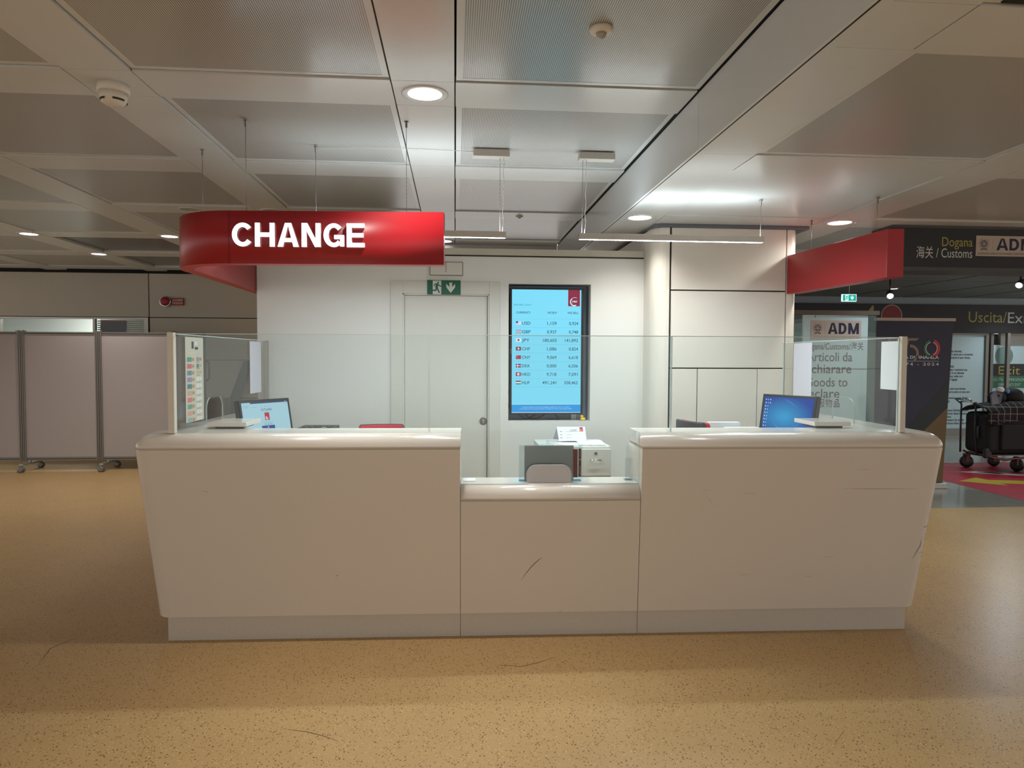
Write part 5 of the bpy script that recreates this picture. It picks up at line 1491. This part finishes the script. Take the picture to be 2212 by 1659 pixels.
# roll-up banner
rbn = thing('roll_up_banner', 'navy roll-up banner with a bronze and tricolour anniversary number', 'banner', (5.32, 7.72, 0))
BY = 7.72
def Bp(s, z): return (lerp(4.885 + s * 0.861, 4.878 + s * 0.953, z / 1.98), BY, z)
def bpoly(pts, m, name, lift):
    b = MB(); P = [Vector(Bp(s_, z_)) - Vector((0, lift, 0)) for s_, z_ in pts]
    b.prism(P, (0, 0.0006, 0)); return b.build(name, m, rbn)
bpoly([(0, 0.06), (1, 0.06), (1, 1.97), (0, 1.97)], 'banner', 'print_sheet', 0.0)
bpoly([(0, 0.30), (0.35, 0.62), (1, 1.28), (1, 0.93), (0.25, 0.30), (0.0, 0.10)], 'banner_green', 'green_stripe', 0.001)
bpoly([(0.25, 0.07), (0.36, 0.40), (1, 0.95), (1, 0.07)], 'banner_gold', 'gold_corner', 0.0016)
MB().box(4.86, 5.85, BY - 0.012, BY + 0.012, 1.965, 2.0).build('top_rail', 'plate', rbn)
MB().box(4.86, 5.77, BY - 0.06, BY + 0.06, 0.0, 0.065).build('base', 'alu', rbn, bevel=0.006)
MB().tube([(5.3, BY + 0.03, 0.06), (5.3, BY + 0.03, 1.97)], 0.010, 8).build('support_pole', 'alu_dark', rbn)
k = Ink((5.06, BY - 0.001, 0), lift=0.0016)
k.ring(0.035, 1.685, 0.062, 0.092, 0, -40, 140, 14); k.line([(0.10, 1.62), (0.0, 1.52), (0.12, 1.52)], 0.022, 0)
k.poly([(0.205, 1.765), (0.35, 1.765), (0.315, 1.735), (0.225, 1.735), (0.215, 1.68), (0.195, 1.68)], 0)
k.ring(0.245, 1.585, 0.072, 0.105, 0, -60, 95, 16)
k.ring(0.51, 1.645, 0.078, 0.105, 1, 105, 255, 14); k.ring(0.51, 1.645, 0.070, 0.078, 3, 105, 255, 14)
k.ring(0.50, 1.645, 0.078, 0.112, 2, -70, 70, 14); k.ring(0.50, 1.645, 0.070, 0.078, 3, -70, 70, 14)
k.text('GUARDIA DI FINANZA', 0.034, 0.60, 1.525, 3, align='R', fit=0.66, bold=0.03)
k.rect(-0.02, 0.60, 1.495, 1.499, 3)
k.text('1774 - 2024', 0.034, 0.60, 1.445, 3, align='R', fit=0.50, bold=0.01, spacing=1.3)
k.build('lettering', ['bronze', 'it_green', 'it_red', 'white_txt'], rbn)
# green lit exit sign and spotlights
gx = thing('exit_sign', 'small lit green exit sign hanging below the hall ceiling', 'exit sign', (5.30, 9.0, 2.3))
MB().box(5.202, 5.402, 9.0, 9.03, 2.292, 2.390).build('case', 'white_lit', gx)
MB().box(5.210, 5.394, 8.998, 9.0, 2.300, 2.382).build('face', 'green_lit', gx)
run_sign(gx, 5.210, 2.300, 0.184, 0.082, 8.998, 'green_lit', 'white_lit')
MB().tube([(5.30, 9.015, 2.39), (5.30, 9.015, HZ)], 0.006, 6).build('stem', 'grey_plastic', gx)
def spotlamp(label, x, y, z, d, power):
    t = thing('track_spotlight', label, 'spotlight', (x, y, HZ))
    dv = Vector(d).normalized()
    MB().tube([(x, y, HZ), (x, y, z + 0.02)], 0.010, 8).build('stem', 'black_plastic', t)
    MB().lathe([(0.045, 0.0), (0.048, 0.10), (0.044, 0.12)], Vector((x, y, z)) - dv * 0.06, dv, 20).build('head', 'grey_plastic', t)
    MB().lathe([(0.043, 0.121), (0.001, 0.122)], Vector((x, y, z)) - dv * 0.06, dv, 20, cap=False).build('lens', 'lamp_cool', t)
    sl = spot('spot_beam', tuple(Vector((x, y, z)) + dv * 0.09), power, HALL_C, 120, 0.6, 0.05)
    sl.rotation_euler = dv.to_track_quat('-Z', 'Y').to_euler()
spotlamp('bright spotlight beside the lit green exit sign', 6.46, 9.9, 2.48, (-0.45, -0.85, -0.55), HALL_W * 0.8)
spotlamp('bright spotlight further along under the black customs sign', 8.1, 9.4, 2.61, (-0.75, -0.45, -0.5), HALL_W * 0.8)
for x, y in ((3.75, 5.95), (4.6, 6.6)):  # hidden lamps added to brighten the booth front
    downlight(x, y, LZ, 'added unseen lamp in the low ceiling brightening the customs booth', mat_on='lamp_cool', power=HALL_W * 0.6, colr=HALL_C, group='added lamps before the customs booth')
for i, (x, y) in enumerate(((4.6, 8.4), (7.5, 11.4), (10.0, 10.2), (10.8, 12.2))):
    t = thing('recessed_downlight', 'recessed lamp flush in the hall ceiling out of direct view', 'ceiling lamp', (x, y, HZ), group='hall downlights')
    MB().lathe([(0.09, 0), (0.09, -0.004), (0.07, -0.005), (0.068, -0.001)], (x, y, HZ), n=28, cap=False).build('ring', 'hall_ceil', t)
    MB().lathe([(0.001, -0.001), (0.068, -0.001)], (x, y, HZ), n=28, cap=False).build('diffuser', 'lamp_cool', t)
    spot('hall_beam', (x, y, HZ - 0.02), HALL_W, HALL_C)

# red floor graphic
fg = thing('floor_graphic', 'red floor graphic with yellow arrow under the luggage trolley', 'floor decal', (7.5, 8.0, 0.0))
MB().prism([(6.10, 5.2, 0.0005), (10.2, 5.2, 0.0005), (10.2, 9.56, 0.0005), (6.10, 9.56, 0.0005)], (0, 0, 0.001)).build('red_field', 'mat_red', fg)
k = Ink((0, 0, 0.0016), (1, 0, 0), (0, 1, 0))
k.poly([(6.27, 8.13), (6.68, 8.36), (6.70, 8.18), (7.02, 8.13), (7.6, 7.70), (7.8, 7.35), (7.62, 7.30), (7.4, 7.58), (6.95, 7.88), (6.66, 7.95), (6.66, 7.80)], 0)
k.build('yellow_arrow', 'mat_yellow', fg)
k = Ink((0, 0, 0.0018), (1, 0, 0), (0, 1, 0))
k.poly([(6.75, 8.80), (7.35, 8.45), (7.60, 8.45), (7.05, 8.82)], 0); k.poly([(6.98, 8.76), (7.15, 8.76), (7.30, 8.62), (7.18, 8.58)], 1, 0.0004)
k.poly([(7.3, 8.8), (8.2, 8.3), (8.3, 8.42), (7.45, 8.9)], 1)
k.line([(6.80, 9.35), (6.55, 9.22), (6.72, 9.05), (7.0, 8.95)], 0.012, 0); k.line([(6.75, 9.40), (7.1, 9.38), (7.4, 9.3)], 0.012, 0); k.line([(6.55, 8.95), (6.5, 8.88), (6.62, 8.80), (6.8, 8.78)], 0.012, 0)
k.build('outline_print', ['sign_white', 'black_plastic'], fg)

# luggage trolley and its load
TYc = 8.95
tr = thing('luggage_trolley', 'luggage trolley loaded with black bags on the red floor graphic', 'trolley', (7.4, TYc, 0))
def wheel(x, y, r, ang=0.0):
    ax = (math.sin(ang), math.cos(ang), 0)
    w_ = MB().lathe([(r * 0.5, -0.022), (r * 0.9, -0.020), (r, -0.012), (r, 0.012), (r * 0.9, 0.020), (r * 0.5, 0.022)], (x, y, r), ax, 24)
    w_.build('wheel', 'black_plastic', tr)
    MB().box(x - 0.03, x + 0.03, y - 0.035, y - 0.028, r, r * 2.1).box(x - 0.03, x + 0.03, y + 0.028, y + 0.035, r, r * 2.1).box(x - 0.03, x + 0.03, y - 0.035, y + 0.035, r * 2.1 - 0.004, r * 2.1 + 0.02).build('fork', 'trolley', tr)
wheel(7.02, 9.16, 0.085, 0.5); wheel(7.47, 8.80, 0.085, 1.1); wheel(7.50, 9.25, 0.075, 0.4)
MB().tube([(6.98, TYc - 0.22, 0.24), (7.05, TYc - 0.22, 0.20), (7.25, TYc - 0.22, 0.17), (7.55, TYc - 0.22, 0.20), (7.85, TYc - 0.22, 0.235), (8.05, TYc - 0.22, 0.24)], 0.016, 8).build('side_rail', 'trolley', tr)
MB().tube([(6.98, TYc + 0.22, 0.24), (7.05, TYc + 0.22, 0.20), (7.25, TYc + 0.22, 0.17), (7.55, TYc + 0.22, 0.20), (7.85, TYc + 0.22, 0.235), (8.05, TYc + 0.22, 0.24)], 0.016, 8).build('side_rail', 'trolley', tr)
MB().box(6.98, 8.05, TYc - 0.21, TYc + 0.21, 0.222, 0.236).build('deck', 'grey_plastic', tr)
MB().tube([(6.96, TYc - 0.05, 0.22), (6.925, TYc - 0.05, 0.60), (6.93, TYc - 0.05, 0.93), (6.93, TYc + 0.22, 0.93), (6.925, TYc + 0.22, 0.6), (6.93, TYc + 0.22, 0.22)], 0.013, 8).build('back_frame', 'grey_plastic', tr)
MB().tube([(6.93, TYc - 0.05, 0.90), (6.845, TYc - 0.05, 0.965), (6.84, TYc + 0.22, 0.965), (6.93, TYc + 0.22, 0.90)], 0.014, 8).build('handle', 'chrome', tr)
MB().box(6.93, 7.03, TYc - 0.24, TYc - 0.18, 0.19, 0.33).build('corner_guard', 'black_plastic', tr, bevel=0.02)
su = thing('suitcase', 'big black suitcase on the luggage trolley', 'suitcase', (7.45, TYc, 0.237))
def puffy(name, m, parent, x0, x1, y0, y1, z0, z1, bv):
    return MB().box(x0, x1, y0, y1, z0, z1).build(name, m, parent, bevel=bv, seg=4)
puffy('body', 'suitcase', su, 6.95, 8.06, TYc - 0.25, TYc + 0.20, 0.245, 0.80, 0.07)
puffy('front_pocket', 'suitcase', su, 7.12, 7.92, TYc - 0.285, TYc - 0.23, 0.30, 0.66, 0.03)
MB().tube([(7.02, TYc - 0.253, 0.72), (7.5, TYc - 0.256, 0.73), (8.0, TYc - 0.253, 0.72)], 0.006, 6).build('zip', 'grey_plastic', su)
MB().tube([(6.96, TYc - 0.10, 0.44), (6.925, TYc - 0.10, 0.46), (6.925, TYc - 0.10, 0.60), (6.96, TYc - 0.10, 0.62)], 0.012, 8).build('carry_handle', 'grey_plastic', su)
for q in ((7.10, -0.13), (7.10, 0.13), (7.98, -0.13), (7.98, 0.13)):
    MB().lathe([(0.013, -0.01), (0.013, 0.01)], (q[0], TYc + q[1], 0.250), (0, 1, 0), 14).build('caster', 'black_plastic', su)
jk = thing('plaid_jacket', 'black and white plaid jacket draped over the suitcase', 'jacket', (7.5, TYc, 0.80))
b = MB(); nx, ny = 30, 16; vv = []
for j in range(ny + 1):
    for i in range(nx + 1):
        s_ = i / nx; t_ = j / ny
        x_ = lerp(6.93, 8.12, s_)
        topz = 0.865 + 0.075 * math.sin(math.pi * min(1, s_ * 1.15)) + 0.012 * math.sin(9 * s_ + 2)
        if t_ < 0.35:
            q = t_ / 0.35; y_ = TYc - 0.285 - 0.012 * math.sin(17 * s_) ; z_ = lerp(0.735 - 0.055 * math.sin(5 * s_ + 1.0) - 0.10 * max(0, 0.35 - s_), topz - 0.05, q)
        elif t_ < 0.42:
            q = (t_ - 0.35) / 0.07; y_ = lerp(TYc - 0.28, TYc - 0.22, q); z_ = lerp(topz - 0.05, topz, q)
        else:
            q = (t_ - 0.42) / 0.58; y_ = lerp(TYc - 0.22, TYc + 0.24, q); z_ = topz + 0.03 * math.sin(math.pi * q) - 0.08 * q * q
        vv.append((x_, y_ + 0.008 * math.sin(11 * s_ + 6 * t_), z_ + 0.010 * math.sin(13 * s_ + 9 * t_)))
b.add(vv, [(j * (nx + 1) + i, j * (nx + 1) + i + 1, (j + 1) * (nx + 1) + i + 1, (j + 1) * (nx + 1) + i) for j in range(ny) for i in range(nx)], 0, True)
jb = b.build('body', 'plaid', jk); sd = jb.modifiers.new('cloth', 'SOLIDIFY'); sd.thickness = 0.012; sd.offset = 1
for i, (x_, z_) in enumerate(((7.00, 0.80), (7.06, 0.70), (7.02, 0.64))):
    MB().tube([(x_ - 0.05, TYc - 0.285, z_), (x_ + 0.01, TYc - 0.300, z_ + 0.025), (x_ + 0.10, TYc - 0.292, z_ + 0.012)], [0.016, 0.022, 0.012], 8).build('fringe_fold', 'plaid', jk)
bg = thing('shoulder_bag', 'black and grey soft bag on top of the plaid jacket', 'bag', (7.3, TYc, 0.95))
MB().ball((7.47, TYc - 0.02, 1.015), 0.14, sq=(1.15, 0.9, 0.82)).build('body', 'suitcase', bg)
MB().ball((7.22, TYc - 0.06, 1.00), 0.12, sq=(0.95, 0.9, 0.75)).build('pouch', 'suitcase', bg)
b = MB(); P = [(7.05, TYc - 0.20, 0.885), (7.16, TYc - 0.205, 0.90), (7.22, TYc - 0.16, 1.06), (7.16, TYc - 0.11, 1.09), (7.08, TYc - 0.14, 1.02)]
b.prism(P, (0.0, 0.03, 0.004)).build('flap', 'bag_grey', bg)
ts = thing('tissue_packet', 'crumpled white tissue tucked on top of the black bag', 'tissue', (7.25, TYc, 1.08))
b = MB(); b.ball((7.25, TYc - 0.08, 1.105), 0.055, 9, 5, sq=(1.0, 0.8, 0.8)).build('paper', 'tissue', ts)
MB().ball((7.335, TYc - 0.11, 1.085), 0.032, 8, 5, sq=(0.8, 0.7, 1.0)).build('wrapper', 'tissue_blue', ts)

for o_ in (tr, su, jk, bg, ts): o_.location.x += 0.15

# ================================================================== marks on the tan floor
def fmark(pts, wd):
    k = Ink((0, 0, 0.0006), (1, 0, 0), (0, 1, 0)); k.line(pts, wd, 0, taper=True)
    return k
flo = bpy.data.objects['floor']
for pts, wd in (([(-0.70, 2.86), (-0.60, 2.83), (-0.52, 2.79), (-0.46, 2.75)], 0.004), ([(0.20, 3.39), (0.33, 3.36), (0.42, 3.40), (0.52, 3.46)], 0.004), ([(0.64, 2.90), (0.70, 2.93)], 0.005),
                ([(0.66, 2.84), (0.69, 2.83)], 0.010), ([(1.30, 2.72), (1.33, 2.70)], 0.010), ([(-2.05, 3.55), (-2.10, 3.75), (-2.02, 3.95)], 0.004), ([(0.95, 2.62), (1.05, 2.60)], 0.004), ([(1.50, 2.58), (1.60, 2.68)], 0.005), ([(0.72, 3.50), (0.80, 3.53)], 0.004)):
    fmark(pts, wd).build('scuff_mark', 'fscuff', flo)

bpy.context.view_layer.update()
